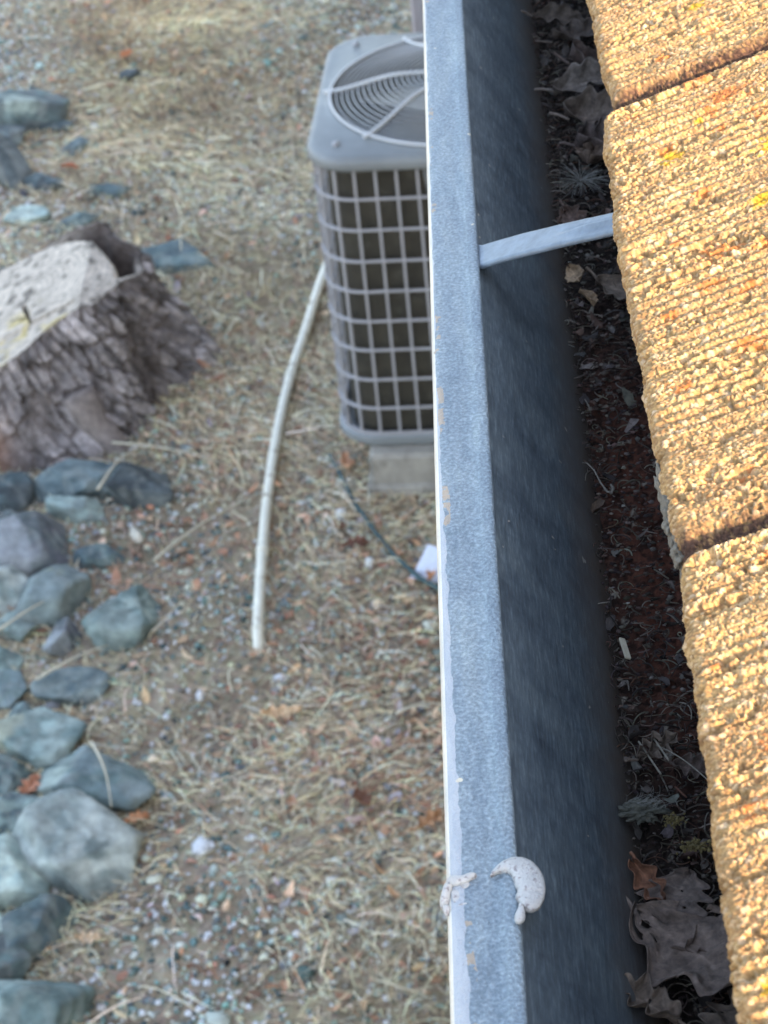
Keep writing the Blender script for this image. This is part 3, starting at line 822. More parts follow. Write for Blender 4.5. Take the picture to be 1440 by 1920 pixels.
# ------------------------------------------------------------------ leaves
def leaf(name, loc, L, W, rz, tilt, curl, col, label, lobes=3.5, lob=0.3, seed=0, petiole=0.25, holes=0.0, cat='leaf', group=None, bend=0.2, crinkle=1.0, col2=None):
    r = np.random.default_rng(seed + 500)
    nu, nv = 90, 25
    u = np.linspace(0, 1, nu); v = np.linspace(-1, 1, nv)
    U, Vv = np.meshgrid(u, v, indexing='ij')
    ph0 = r.uniform(0, 6.28)
    w = W / 2 * np.sin(math.pi * np.clip(U, 0.0, 1) ** 0.85) ** 0.75 * (1 - lob + lob * np.cos(2 * math.pi * lobes * U + ph0 * 0 + np.sign(Vv) * 0.5))
    w = w * (1 + 0.12 * (vnoise(U * 14, np.sign(Vv) * 3 + seed, seed) - 0.5)) + 0.0003
    X = U * L + np.abs(Vv) * w * 0.25; Yv = Vv * w
    Z = curl * W * (np.abs(Vv) ** 1.6) * (0.5 + 0.8 * vnoise(U * 3, Vv * 0.5 + 2, seed + 2))
    Z += bend * L * (U - 0.5) ** 2 * 2 * (1 if seed % 2 else -1)
    Z += crinkle * 0.10 * W * (fbm(U * 6, Vv * 2.4 + 5, seed + 4, 3) - 0.5) * (0.3 + np.abs(Vv))
    vein = np.abs(((U * 7 + np.abs(Vv) * 1.6) % 1) - 0.5)
    Z += 0.012 * W * np.exp(-(np.abs(Vv) / 0.06) ** 2) + 0.006 * W * sstep(0.44, 0.5, vein)
    P = np.stack([X, Yv, Z], -1).reshape(-1, 3)
    F = gridF(nu, nv)
    if holes > 0:
        cu = U[:-1, :-1].ravel(); cv = Vv[:-1, :-1].ravel()
        k = vnoise(cu * 9, cv * 4, seed + 77) > 1 - holes
        F = F[~k]
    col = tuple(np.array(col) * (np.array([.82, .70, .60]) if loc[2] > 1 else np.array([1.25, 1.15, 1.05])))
    cc = np.array(col)[None] * (0.8 + 0.4 * fbm(U * 5, Vv * 3, seed, 3)).reshape(-1, 1)
    if col2 is not None:
        k2 = sstep(0.4, 0.6, fbm(U * 3, Vv * 2, seed + 6, 3)).reshape(-1, 1); cc = cc * (1 - k2) + np.array(col2) * k2
    cc = cc * (1 + 0.35 * np.exp(-(np.abs(Vv) / 0.07) ** 2)).reshape(-1, 1)
    cc = cc * (1 + 0.30 * sstep(0.40, 0.5, vein)).reshape(-1, 1) * (0.55 + 0.9 * fbm(U * 16 + 3, Vv * 7, seed + 9, 3)).reshape(-1, 1)
    # petiole joined
    if petiole > 0:
        pts = [(-petiole * L * t, 0.06 * L * math.sin(t * 2), 0.05 * L * t * t) for t in np.linspace(1, -0.15, 7)]
        pv, pf = tube(pts, 0.012 * L + 0.0002, 6)
        o = len(P); tri = [tuple(q) for q in F.tolist()] + [tuple(i + o for i in q) for q in pf]
        P = np.concatenate([P, np.array(pv)]); cc = np.concatenate([cc, np.tile(np.array(col) * 1.2, (len(pv), 1))]); F = tri
    ob = mesh_obj(name, P, F, M_leaf, col=cc)
    sm = ob.modifiers.new('thickness', 'SOLIDIFY'); sm.thickness = 0.00025 if L < 0.08 and loc[2] > 1 else 0.0006
    ob.location = loc; ob.rotation_euler = (tilt[0], tilt[1], rz)
    return tag(ob, label, cat, group)

GL = 'dead leaves lying in the gutter'
D = math.radians
Zd = 2.412
LV = [
 # x, y, L, W, rot, tilt, curl, col, label, kwargs
 (.0400, .6180, .056, .050, -48, (.08, -.02), .10, (.155, .135, .125), 'large grey oak leaf with ragged holes filling the gutter at the near end', dict(seed=1, holes=.17, lob=.22, lobes=2.6, petiole=.3, crinkle=2.2, bend=.12)),
 (.0620, .6420, .034, .030, -112, (.12, .10), .10, (.135, .118, .11), 'grey leaf with toothed edge lying behind the largest oak leaf', dict(seed=2, holes=.05, lob=.2, lobes=5, petiole=.0)),
 (.0420, .6450, .022, .012, -62, (.5, .15), .35, (.21, .115, .075), 'narrow reddish brown leaf wedged against the gutter wall', dict(seed=3, lob=.28, lobes=3)),
 (.0500, .5650, .026, .022, 150, (.2, -.2), .25, (.16, .14, .12), 'curled grey leaf at the bottom edge left of the near tile', dict(seed=4, holes=.08)),
 (.0620, .5480, .034, .026, 60, (-.2, .1), .2, (.13, .115, .10), 'dark folded leaf at the very bottom under the near tile', dict(seed=5, holes=.05)),
 (.0560, .5990, .022, .018, 20, (.1, .3), .3, (.12, .10, .09), 'small dark lobed leaf under the stalk of the large oak leaf', dict(seed=6, lob=.35)),
 (.0470, .7060, .020, .012, 35, (.3, .1), .4, (.15, .135, .12), 'small grey shredded leaf beside two pale stems', dict(seed=7, holes=.2, lob=.35)),
 (.0620, .7020, .016, .012, -20, (.2, .1), .4, (.10, .085, .08), 'tiny dark leaf half under the tile beyond the pale stems', dict(seed=8)),
 (.0470, 1.1150, .019, .011, -78, (.5, -.1), .25, (.33, .27, .19), 'pale cream leaf scrap lying just nearer than the metal strap', dict(seed=9, lob=.1, petiole=0)),
 (.0500, 1.0930, .014, .009, -60, (-.5, .2), .35, (.30, .24, .165), 'pale leaf scrap below the cream one by the strap', dict(seed=10, lob=.15, petiole=0)),
 (.0520, 1.4250, .042, .022, 35, (.3, .1), .30, (.12, .11, .105), 'dark leaf farthest up the gutter at the top edge', dict(seed=11, lob=.25)),
 (.0500, 1.3500, .045, .026, 8, (.45, -.1), .40, (.19, .185, .18), 'wavy pale grey leaf edge above the pair of curled leaves', dict(seed=12, lob=.2, crinkle=2.6)),
 (.0560, 1.3080, .044, .030, -12, (.55, .0), .45, (.215, .20, .19), 'arched grey leaf with a bright curled rim in the far gutter', dict(seed=13, lob=.2, crinkle=2.4)),
 (.0580, 1.2700, .036, .026, 25, (.4, .15), .50, (.16, .145, .15), 'cupped purplish grey leaf between the arched leaf and the seed tuft', dict(seed=14, lob=.25, crinkle=2.4)),
 (.0620, 1.3900, .050, .036, -30, (-.2, .2), .25, (.125, .105, .10), 'broad brown leaf under the wavy pale grey leaf', dict(seed=15, lob=.2)),
 (.0470, 1.1880, .026, .018, -65, (.5, .2), .35, (.14, .11, .10), 'folded brown leaf just nearer than the seed tuft', dict(seed=16, lob=.2, crinkle=2)),
 (.0600, 1.1600, .030, .022, 15, (.2, .2), .30, (.13, .10, .09), 'brown leaf tucked beneath the metal strap', dict(seed=17, lob=.25)),
 (.0600, 1.1050, .036, .030, -40, (-.1, .2), .18, (.15, .13, .11), 'flat grey brown leaf between the strap and the tile', dict(seed=18, lob=.15, holes=.05)),
 (.0640, 1.2380, .030, .022, 80, (.2, .2), .3, (.17, .14, .12), 'small tan brown leaf partly under the tile behind the seed tuft', dict(seed=19, lob=.2)),
 (.0430, 1.4700, .036, .020, -15, (.4, .1), .4, (.11, .10, .09), 'narrow curled leaf against the far gutter wall at the top', dict(seed=20, lob=.2, crinkle=2)),
]
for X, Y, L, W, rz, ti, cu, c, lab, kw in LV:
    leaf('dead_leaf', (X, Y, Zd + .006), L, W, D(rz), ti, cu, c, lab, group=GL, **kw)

GY = 'fallen leaves on the yard ground'
for X, Y, L, W, rz, c, lab, sd in [
 (-.53, 3.585, .085, .045, 10, (.50, .37, .24), 'pale tan leaf lying on the gravel below the pipe end', 31),
 (-.175, 4.03, .05, .025, 80, (.42, .22, .11), 'orange brown leaf in front of the white card scrap', 32),
 (-.30, 3.28, .06, .035, 120, (.16, .08, .05), 'dark red brown leaf on the shaded ground near the gutter, lower middle', 33),
 (-.21, 3.22, .07, .04, 40, (.34, .20, .11), 'tan curled leaf on the ground close beside the gutter rim', 34),
 (-1.16, 7.0, .06, .035, 60, (.45, .20, .10), 'small orange leaf in the pale straw at the far end of the yard', 35),
 (-1.21, 6.18, .06, .035, 150, (.30, .11, .06), 'rust red leaf among the upper slate rocks', 36),
 (-.36, 4.46, .07, .04, 100, (.44, .26, .16), 'tan leaf at the left corner of the concrete block', 37),
 (-.785, 3.30, .05, .03, 20, (.46, .25, .14), 'orange leaf touching the right side of the big pale boulder', 38),
 (-1.0, 3.37, .07, .045, 70, (.38, .20, .13), 'pinkish brown leaf between the lower left rocks', 39),
 (-.37, 4.17, .06, .035, 10, (.14, .07, .05), 'dark brown leaf beside the dark teal cord', 40),
 (-.85, 2.99, .05, .03, 0, (.50, .40, .28), 'pale leaf at the right end of the slate rock below the boulder', 41),
]:
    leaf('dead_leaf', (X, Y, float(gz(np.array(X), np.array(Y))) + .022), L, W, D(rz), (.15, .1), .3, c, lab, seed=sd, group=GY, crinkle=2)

# loose pale stalks on rocks
for k, (a, b_, zz, lab) in enumerate([
 ((-.86, 3.47), (-.80, 3.27), .085, 'pale straw stalk leaning across the wide teal rock'),
 ((-1.02, 3.73), (-.86, 3.83), .045, 'long pale stalk slanting below the round teal rock'),
 ((-.95, 4.36), (-.86, 4.52), .09, 'thick pale stalk lying over the rocks below the stump'),
 ((-.80, 4.15), (-.55, 4.40), .03, 'long straw stalk pointing from the round teal rock to the pipe'),
 ((-.24, 3.56), (-.14, 3.58), .03, 'thin pale straw lying beside the gutter rim in shade'),
 ((-.93, 4.62), (-.68, 4.50), .05, 'forked straw stalk at the foot of the stump'),
 ((-1.13, 3.86), (-1.02, 3.99), .06, 'broad white stalk against the left edge rocks'),
]):
    pts = [(a[0] + (b_[0] - a[0]) * t + .01 * math.sin(3 * t + k), a[1] + (b_[1] - a[1]) * t, zz + .012 * math.sin(math.pi * t)) for t in np.linspace(0, 1, 9)]
    V, F = tube(pts, [.0032 * (1.15 - .8 * t) for t in np.linspace(0, 1, 9)], 5)
    o = mesh_obj('dry_stalk', V, F, M_straw, col=np.tile((.50, .44, .32), (len(V), 1)))
    tag(o, lab, 'stalk', 'loose dry stalks on the yard')

# ------------------------------------------------------------------ gutter
gut = empty('rain_gutter', (0, 0, 0))
tag(gut, 'grey galvanised rain gutter running along the eave, full of dead leaves', 'gutter')
def extr(name, prof, mat, parent, y0=-1.5, y1=8.0, ny=420, wob=0.0, thick=0.0, sub=6):
    pr = []
    for i in range(len(prof) - 1):
        for t in np.linspace(0, 1, sub, endpoint=False):
            pr.append((prof[i][0] + (prof[i + 1][0] - prof[i][0]) * t, prof[i][1] + (prof[i + 1][1] - prof[i][1]) * t))
    pr.append(prof[-1]); pr = np.array(pr)
    ys = np.linspace(y0, y1, ny)
    Yg, K = np.meshgrid(ys, np.arange(len(pr)), indexing='ij')
    X = pr[K, 0]; Z = pr[K, 1]
    X = X + wob * (fbm(Yg * 6, K * 0.0, 61, 3) - 0.5); Z = Z + wob * 0.6 * (fbm(Yg * 5, K * 0.0, 67, 3) - 0.5)
    o = mesh_obj(name, np.stack([X, Yg, Z], -1).reshape(-1, 3), gridF(ny, len(pr)), mat, parent)
    if thick:
        m = o.modifiers.new('sheet', 'SOLIDIFY'); m.thickness = thick; m.offset = -1
    return o
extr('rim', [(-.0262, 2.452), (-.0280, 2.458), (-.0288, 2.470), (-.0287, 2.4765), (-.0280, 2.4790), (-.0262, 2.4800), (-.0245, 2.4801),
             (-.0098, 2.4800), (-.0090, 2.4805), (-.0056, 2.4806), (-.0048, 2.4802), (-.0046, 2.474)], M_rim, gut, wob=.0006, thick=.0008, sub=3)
extr('front_wall', [(-.0062, 2.4785), (-.0030, 2.4745), (.005, 2.465), (.024, 2.438), (.041, 2.413), (.0470, 2.402), (.0480, 2.385)], M_wallmetal, gut, wob=.0006, sub=4)
extr('gutter_floor', [(.0445, 2.385), (.112, 2.384)], M_wallmetal, gut)
extr('back_wall', [(.1122, 2.384), (.1122, 2.492)], M_wallmetal, gut)
# hanger strap
n1, n2 = 40, 17
pa = np.linspace(0, 1, n1); pb = np.linspace(-1, 1, n2)
A, B = np.meshgrid(pa, pb, indexing='ij')
X0 = -.0052 + .118 * A
Yc = 1.029 - .0436 * (X0 + .0035) / .0668
tt_ = np.clip((X0 + .003) / .0668, 0, 1.8)
Z0 = 2.4798 + .0375 * tt_ ** .93 - .006 * sstep(1., 1.8, tt_)
wd = .0106 - .0016 * A
Xs = X0 + B * wd * 0.05; Ys = Yc + B * wd
rib = .0026 * np.exp(-((B + .05) / .16) ** 2) * sstep(.32, .48, A) - .0012 * np.exp(-((B - .25) / .12) ** 2) * sstep(.32, .48, A)
Z0 = Z0 + rib - .0022 * sstep(-.9, -1.0, B) + .0004 * (fbm(A * 14, B * 2, 6) - .5)
st = mesh_obj('hanger_strap', np.stack([Xs, Ys, Z0], -1).reshape(-1, 3), gridF(n1, n2), M_strap, gut)
m = st.modifiers.new('sheet', 'SOLIDIFY'); m.thickness = .0014; m.offset = -1

# sealant crescent: outline traced in its own plane, domed
def crescent():
    # measured (mm) relative to the crescent's middle; u to the right, v up along the gutter
    out = [(-9.0, 4.6), (-8.0, 6.3), (-6.0, 8.3), (-3.6, 9.8), (-0.5, 10.8), (2.8, 10.6), (5.8, 9.2), (8.4, 6.2), (9.9, 2.6), (10.2, -1.2), (9.4, -4.8), (7.4, -7.8), (4.8, -9.0), (2.6, -8.4)]
    inn = [(-8.3, 4.4), (-6.6, 5.3), (-4.6, 5.6), (-2.6, 5.2), (-1.7, 4.4), (-1.0, 2.8), (-0.6, 1.0), (-0.2, -0.4), (0.6, -1.6), (-0.3, -3.0), (-0.6, -4.0), (0.2, -5.2), (1.0, -6.2), (1.8, -7.4)]
    n = 60
    def rs(p):
        p = np.array(p); i = np.linspace(0, len(p) - 1, n)
        q = np.stack([np.interp(i, np.arange(len(p)), p[:, k]) for k in (0, 1)], -1)
        q[1:-1] = (q[:-2] + 2 * q[1:-1] + q[2:]) / 4; return q
    o, i_ = rs(out), rs(inn); m = 15; V = []
    for a in range(n):
        for b in range(m):
            t = b / (m - 1); p = i_[a] * (1 - t) + o[a] * t
            wdt = np.linalg.norm(o[a] - i_[a])
            z = min(2.0, .5 * wdt) * (math.sin(math.pi * min(1, .10 + .90 * t) ** 0.8)) ** 0.65 if 0 < b < m - 1 else 0
            z += .25 * (vnoise(np.array(p[0] * 1.3), np.array(p[1] * 1.3), 3) - .5) * (0 < b < m - 1)
            # groove near the lower end
            z -= .55 * math.exp(-((p[1] + 2.9) / .35) ** 2) * (p[0] > 3) * (0 < b < m - 1)
            V.append((p[0] / 1000, p[1] / 1000 / .73, z / 1000 + .0006))
    F = [tuple(q) for q in gridF(n, m).tolist()]
    V = np.array(V)
    V2 = V.copy(); V2[:, 2] = -.0006
    N = len(V)
    F2 = [tuple(i + N for i in q)[::-1] for q in F]
    rimF = []
    loop = [b for b in range(m)] + [a * m + m - 1 for a in range(1, n)] + [(n - 1) * m + b for b in range(m - 2, -1, -1)] + [a * m for a in range(n - 2, 0, -1)]
    for k in range(len(loop)):
        a, b = loop[k], loop[(k + 1) % len(loop)]
        rimF.append((a, b, b + N, a + N))
    return np.concatenate([V, V2]), F + F2 + rimF
cs = empty('sealant_crescent', (-.0048, .5730, 2.4812), 0)
tag(cs, 'crescent shaped blob of pale grey sealant hanging off the inner gutter rim', 'sealant blob')
mesh_obj('blob_body', *crescent(), M_sealant, cs)
def lump(name, pts, rad, parent, mat, seed=0, amp=.25, n=12, flat=1.0):
    V, F = tube(pts, rad, n); V = np.array(V); c = np.mean(V, 0)
    nn = np.stack([vnoise(V[:, 0] * 900 + seed, V[:, 1] * 900, seed), vnoise(V[:, 1] * 900, V[:, 2] * 900, seed + 1), vnoise(V[:, 0] * 900, V[:, 2] * 900, seed + 2)], -1) - .5
    V = V + nn * amp * np.max(rad); V[:, 2] = c[2] + (V[:, 2] - c[2]) * flat
    o = mesh_obj(name, V, F, mat, parent); s_ = o.modifiers.new('smooth', 'SUBSURF'); s_.levels = 1; s_.render_levels = 1
    return o
lump('drip', [(.0012, -.0088, .0012), (.0014, -.0105, .0012), (.0012, -.0125, .0014), (.0008, -.0150, .0016), (.0003, -.0172, .0014), (-.0001, -.0185, .0010)],
     [.0011, .0009, .0013, .0021, .0020, .0008], cs, M_sealant, 3, .15, flat=.9)
sm_ = empty('sealant_smear', (-.0270, .5690, 2.4805))
tag(sm_, 'lumpy cream sealant smear dripping over the outer gutter rim', 'sealant blob')
lump('smear_film', [(.0005, .0060, .0001), (.0010, .0020, .0002), (.0008, -.0020, .0001)], [.0014, .0020, .0008], sm_, M_sealant, 21, .5, flat=.25)
lump('smear_ridge', [(-.0016, .0100, -.0020), (-.0008, .0092, .0006), (.0020, .0086, .0010), (.0048, .0094, .0009), (.0066, .0112, .0008), (.0086, .0110, .0006)], np.array([.0012, .0016, .0014, .0011, .0014, .0007]) * 1.35, sm_, M_sealant, 5, .5)
lump('smear_drop', [(-.0012, .0092, .0002), (-.0024, .0048, -.0004), (-.0033, .0014, -.0016), (-.0036, -.0014, -.0032)], np.array([.0012, .0014, .0017, .0008]) * 1.35, sm_, M_sealant, 8, .4)
lump('smear_web', [(.0032, .0100, .0003), (.0046, .0074, .0004), (.0042, .0052, .0002)], [.0016, .0022, .0006], sm_, M_sealant, 11, .4, flat=.3)
lump('smear_fleck', [(.0012, -.0030, .0001), (.0034, -.0018, .0003), (.0060, -.0016, .0001)], [.0006, .0009, .0004], sm_, M_sealant, 14, .3, flat=.4)
lump('smear_tip', [(-.0026, -.0010, -.0006), (-.0024, -.0036, -.0012), (-.0020, -.0056, -.0020)], np.array([.0010, .0010, .0005]) * 1.35, sm_, M_sealant, 17, .4)

# ------------------------------------------------------------------ debris in the gutter
dx = np.arange(.034, .1125, .0011); dy = np.concatenate([np.arange(-1.4, .4, .02), np.arange(.4, 1.75, .0014), np.arange(1.76, 7.9, .03)])
DX, DY = np.meshgrid(dx, dy, indexing='ij')
w1, w2, wc_ = worley(DX * 380, DY * 380, 5)
dz = 2.403 + .010 * (fbm(DX * 45, DY * 30, 5, 4) - .5) + .0022 * (1 - np.clip(w1, 0, 1)) + .004 * (fbm(DX * 260, DY * 260, 15, 3) - .5) - .004 * sstep(.046, .036, DX)
pal_a = np.array([.026, .020, .016]); pal_b = np.array([.075, .030, .019])
redk = np.clip(blob(DX, DY, .066, .93, .03, .12) + .8 * blob(DX, DY, .07, .78, .02, .09), 0, 1) * (.6 + .4 * (wc_ > .4))
dc = pal_a * (1 - redk[..., None]) + pal_b * redk[..., None]
dc = dc * (.5 + 1.1 * wc_)[..., None]
dc = np.where((wc_ > .985)[..., None], np.array([.22, .19, .15]), dc)
so = mesh_obj('gutter_soil', np.stack([DX, DY, dz], -1).reshape(-1, 3), gridF(len(dx), len(dy)), M_debris, col=dc.reshape(-1, 3))
tag(so, 'dark crumbly soil and rotted leaf mould lining the gutter', 'soil', kind='stuff')
# fine stems and crumbs
n = 3800
X = rng.uniform(.040, .095, n); Y = rng.uniform(.45, 1.65, n)
keep = rng.uniform(0, 1, n) < np.clip(.25 + 1.2 * fbm(X * 30, Y * 12, 3, 2) - .75 * blob(X, Y, .07, .9, .03, .12), 0.06, 1); X = X[keep]; Y = Y[keep]; n = len(X)
K = 7; L = rng.uniform(.003, .013, n); a = rng.uniform(0, 6.28, n); be = rng.normal(0, 2.2, n); wd = rng.uniform(.00018, .0005, n)
V = np.zeros((n, K, 3, 3)); px = X.copy(); py = Y.copy(); h0 = rng.uniform(.001, .008, n)
for j in range(K):
    t = j / (K - 1); aa = a + be * t
    if j: px = px + np.cos(aa) * L / (K - 1); py = py + np.sin(aa) * L / (K - 1)
    zz = 2.4065 + h0 + .12 * L * math.sin(math.pi * t)
    for q in range(3):
        an = 2 * math.pi * q / 3
        V[:, j, q, 0] = px - np.sin(aa) * wd * math.cos(an); V[:, j, q, 1] = py + np.cos(aa) * wd * math.cos(an); V[:, j, q, 2] = zz + wd * math.sin(an)
f = []
for j in range(K - 1):
    for q in range(3): f.append((j * 3 + q, j * 3 + (q + 1) % 3, (j + 1) * 3 + (q + 1) % 3, (j + 1) * 3 + q))
F = (np.array(f)[None] + (np.arange(n) * 3 * K)[:, None, None]).reshape(-1, 4)
c = pick([(.07, .055, .045), (.11, .09, .07), (.05, .04, .035), (.16, .14, .11), (.09, .05, .035)], n, .25)
tag(mesh_obj('gutter_stems', V.reshape(-1, 3), F, M_debris, col=np.repeat(c, 3 * K, 0)), 'tangled fine stems and rootlets on the gutter soil', 'debris', kind='stuff')
n = 5200
X = rng.uniform(.040, .095, n); Y = rng.uniform(.45, 1.7, n); s = rng.uniform(.0004, .0014, n) * rng.uniform(.5, 1.2, n)
base = ico_v[None] * (1 + rng.normal(0, .25, (n, 12, 1))) * s[:, None, None] * np.array([1.3, 1, .6])
P = base + np.stack([X, Y, np.full(n, 2.4075) + rng.uniform(-.002, .004, n)], -1)[:, None]
c = pick([(.06, .05, .04), (.09, .06, .05), (.04, .03, .028), (.14, .12, .1)], n, .3); c[rng.uniform(0, 1, n) < .012] = (.34, .32, .28)
tag(mesh_obj('gutter_crumbs', P.reshape(-1, 3), (ico_f[None] + (np.arange(n) * 12)[:, None, None]).reshape(-1, 3), M_debris, smooth=False, col=np.repeat(c, 12, 0)),
    'loose crumbs of soil and grit in the gutter', 'grit', kind='stuff')
# dark fine leaf flakes
def gflakes(n):
    s = rng.uniform(.0015, .0045, n); X = rng.uniform(.044, .09, n); Y = rng.uniform(.45, 1.65, n)
    k = rng.uniform(0, 1, n) < np.clip(1 - .9 * blob(X, Y, .07, .9, .035, .14), .05, 1); s, X, Y = s[k], X[k], Y[k]; n = len(X)
    K = 4; u, v = np.meshgrid(np.linspace(-1, 1, K), np.linspace(-1, 1, K), indexing='ij'); u = u.ravel(); v = v.ravel()
    a = rng.uniform(0, 6.28, (n, 1)); lx = s[:, None] * u; ly = s[:, None] * .6 * (v * (1 - .6 * u * u) + rng.normal(0, .2, (n, 16)))
    lz = s[:, None] * (rng.normal(0, .4, (n, 1)) * u * u + rng.normal(0, .4, (n, 1)) * v * v + rng.normal(0, .1, (n, 16))) + lx * rng.normal(0, .4, (n, 1))
    P = np.stack([X[:, None] + lx * np.cos(a) - ly * np.sin(a), Y[:, None] + lx * np.sin(a) + ly * np.cos(a), 2.4105 + rng.uniform(0, .003, (n, 1)) + lz], -1)
    F = (gridF(4, 4)[None] + (np.arange(n) * 16)[:, None, None]).reshape(-1, 4)
    return P.reshape(-1, 3), F, np.repeat(pick([(.05, .042, .036), (.075, .062, .052), (.035, .028, .026), (.09, .055, .04), (.12, .105, .09)], n, .2), 16, 0)
V, F, c = gflakes(420)
tag(mesh_obj('gutter_leaf_flakes', V, F, M_leaf, col=c), 'small rotting leaf flakes mixed into the gutter soil', 'leaf litter', kind='stuff')

# seed tuft
sf = empty('seed_tuft', (.0585, 1.2100, 2.424))
tag(sf, 'white feathery thistle seed tuft resting in the gutter', 'seed tuft')
parts = []
rr_ = random.Random(4)
for k in range(95):
    a = rr_.uniform(0, 2 * math.pi); el = rr_.uniform(-.1, .9); L = rr_.uniform(.010, .019); c0 = rr_.uniform(-.4, .4)
    pts = [(L * t * math.cos(a + c0 * t) * math.cos(el), L * t * math.sin(a + c0 * t) * math.cos(el), L * t * math.sin(el) - .004 * t * t) for t in np.linspace(0, 1, 5)]
    parts.append(tube(pts, .00013, 3, False))
mesh_obj('bristles', *join(parts), M_fluff, sf)
mesh_obj('seed', *tube([(0, 0, -.004), (0, 0, -.001), (0, 0, .001)], [.0004, .0012, .0006], 8), M_fluff, sf)
# matted fluff clump
fc = empty('fluff_clump', (.0470, .6740, 2.4195))
tag(fc, 'matted pale grey fluff clump with fine white hairs in the near gutter', 'fluff clump')
V, F = S4; P = V * np.array([.0085, .0055, .0035]) * (1 + 1.5 * (fbm(V[:, 0] * 5, V[:, 1] * 5 + V[:, 2] * 5, 8, 4) - .5))[:, None]
mesh_obj('clump_body', P, F, vcol_mat('grey_fluff', .95, 900, .4, .0006, 1500), fc, col=np.tile((.10, .10, .08), (len(P), 1)))
parts = []
for k in range(40):
    x0 = rr_.uniform(-.007, .005); y0_ = rr_.uniform(-.003, .003); L = rr_.uniform(.004, .010); a = rr_.gauss(.3, .5); c0 = rr_.uniform(-.8, .8)
    parts.append(tube([(x0 + L * t * math.cos(a + c0 * t), y0_ + L * t * math.sin(a + c0 * t), .0025 + .002 * math.sin(2.6 * t)) for t in np.linspace(0, 1, 6)], .00006, 3, False))
mesh_obj('hairs', *join(parts), M_fluff, fc)
# moss crumbs
def moss(name, loc, r, lab, seed):
    rm = np.random.default_rng(seed); n = 90
    c = rm.normal(0, 1, (n, 3)) * np.array([.42, .24, .12]) * r
    V = (ico_v[None] * (1 + rm.normal(0, .2, (n, 12, 1))) * (rm.uniform(.05, .14, (n, 1, 1)) * r) + c[:, None]).reshape(-1, 3)
    F = (ico_f[None] + (np.arange(n) * 12)[:, None, None]).reshape(-1, 3)
    o = mesh_obj(name, V, F, M_moss); o.location = loc; tag(o, lab, 'moss', 'yellow moss crumbs in the gutter')
moss('moss_crumb', (.0580, .6670, 2.420), .0055, 'yellow moss crumb beside the pale fluff clump', 4)
moss('moss_crumb', (.0655, .6470, 2.424), .0070, 'yellow green moss crumb at the top of the large oak leaf', 9)
# wood chip, pale stems, curled tendril, dark screw holes
V, F = box(-.0014, .0014, -.0062, .0062, 0, .0012, .0002)
V = np.array(V); V[:, 0] += .0004 * np.sin(V[:, 1] * 900)
o = mesh_obj('wood_chip', V, F, flat_mat('pale_wood', (.42, .37, .27), .8, .2, 400), smooth=False); o.location = (.0483, .779, 2.4175); o.rotation_euler = (.1, .5, D(8))
tag(o, 'pale flat wood splinter lying on the gutter soil', 'wood chip')
for k, (a, b_, lab) in enumerate([((.0490, .715), (.0560, .692), 'pale straight stem nearer the gutter wall'), ((.0555, .716), (.0600, .700), 'pale straight stem nearer the tile edge'),
                                  ((.0560, .712), (.0760, .684), 'long thin curved stem reaching under the tile')]):
    pts = [(a[0] + (b_[0] - a[0]) * t, a[1] + (b_[1] - a[1]) * t + (.003 * math.sin(math.pi * t) if k == 2 else 0), 2.420 + .002 * t) for t in np.linspace(0, 1, 9)]
    V, F = tube(pts, .00045 if k < 2 else .0003, 6)
    tag(mesh_obj('pale_twig', V, F, M_debris, col=np.tile((.22, .2, .16), (len(V), 1))), lab, 'stem', 'pale stems in the near gutter')
pts = [(.0400, .925, 2.418), (.0420, .920, 2.421), (.0450, .915, 2.420), (.0475, .905, 2.419), (.0500, .8975, 2.419), (.0520, .8960, 2.4195), (.0530, .8985, 2.420), (.0520, .9010, 2.4205)]
V, F = tube(pts, [.0003, .0003, .0004, .0004, .0005, .0007, .0008, .0005], 7)
tag(mesh_obj('curled_tendril', V, F, M_debris, col=np.tile((.20, .18, .15), (len(V), 1))), 'thin dark tendril ending in a pale hook at the wall foot', 'tendril')

# ------------------------------------------------------------------ house: roof tiles, fascia, wall
house = empty('house', (0, 0, 0))
tag(house, 'house eave with sunlit sandy concrete roof tiles above the gutter', 'house')
TH_T, TH_D = math.radians(19.0), math.radians(22.7)
P0 = np.array([.060, 0, 2.550])
YEL = [(.0254, .9633, 8), (.0418, .988, 5), (.0698, .9398, 9), (.0624, .8947, 9), (.0543, 1.1124, 6), (.0048, .4543, 4), (.0206, .667, 3)]
ORA = [(.0377, .8646, 9), (.0301, .8401, 6), (.0099, .773, 5), (.0244, .7005, 5), (.0121, .8281, 4), (.0407, .7853, 8), (.0569, 1.0025, 12), (.0468, 1.0325, 9), (.049, .9918, 7), (.07, .9797, 5),
       (.0713, .97, 5), (.0495, .9741, 4), (.0296, 1.0698, 6), (.0108, 1.0182, 6), (.017, .5551, 6), (.0081, .5288, 5), (.0559, .856, 7), (.0229, .9736, 5), (.0453, .8294, 6), (.0308, .6485, 6),
       (.0057, .5238, 4), (.0028, .60, 3), (.036, .92, 6), (.02, .885, 4), (.06, 1.08, 6)]
TILE_T = .022
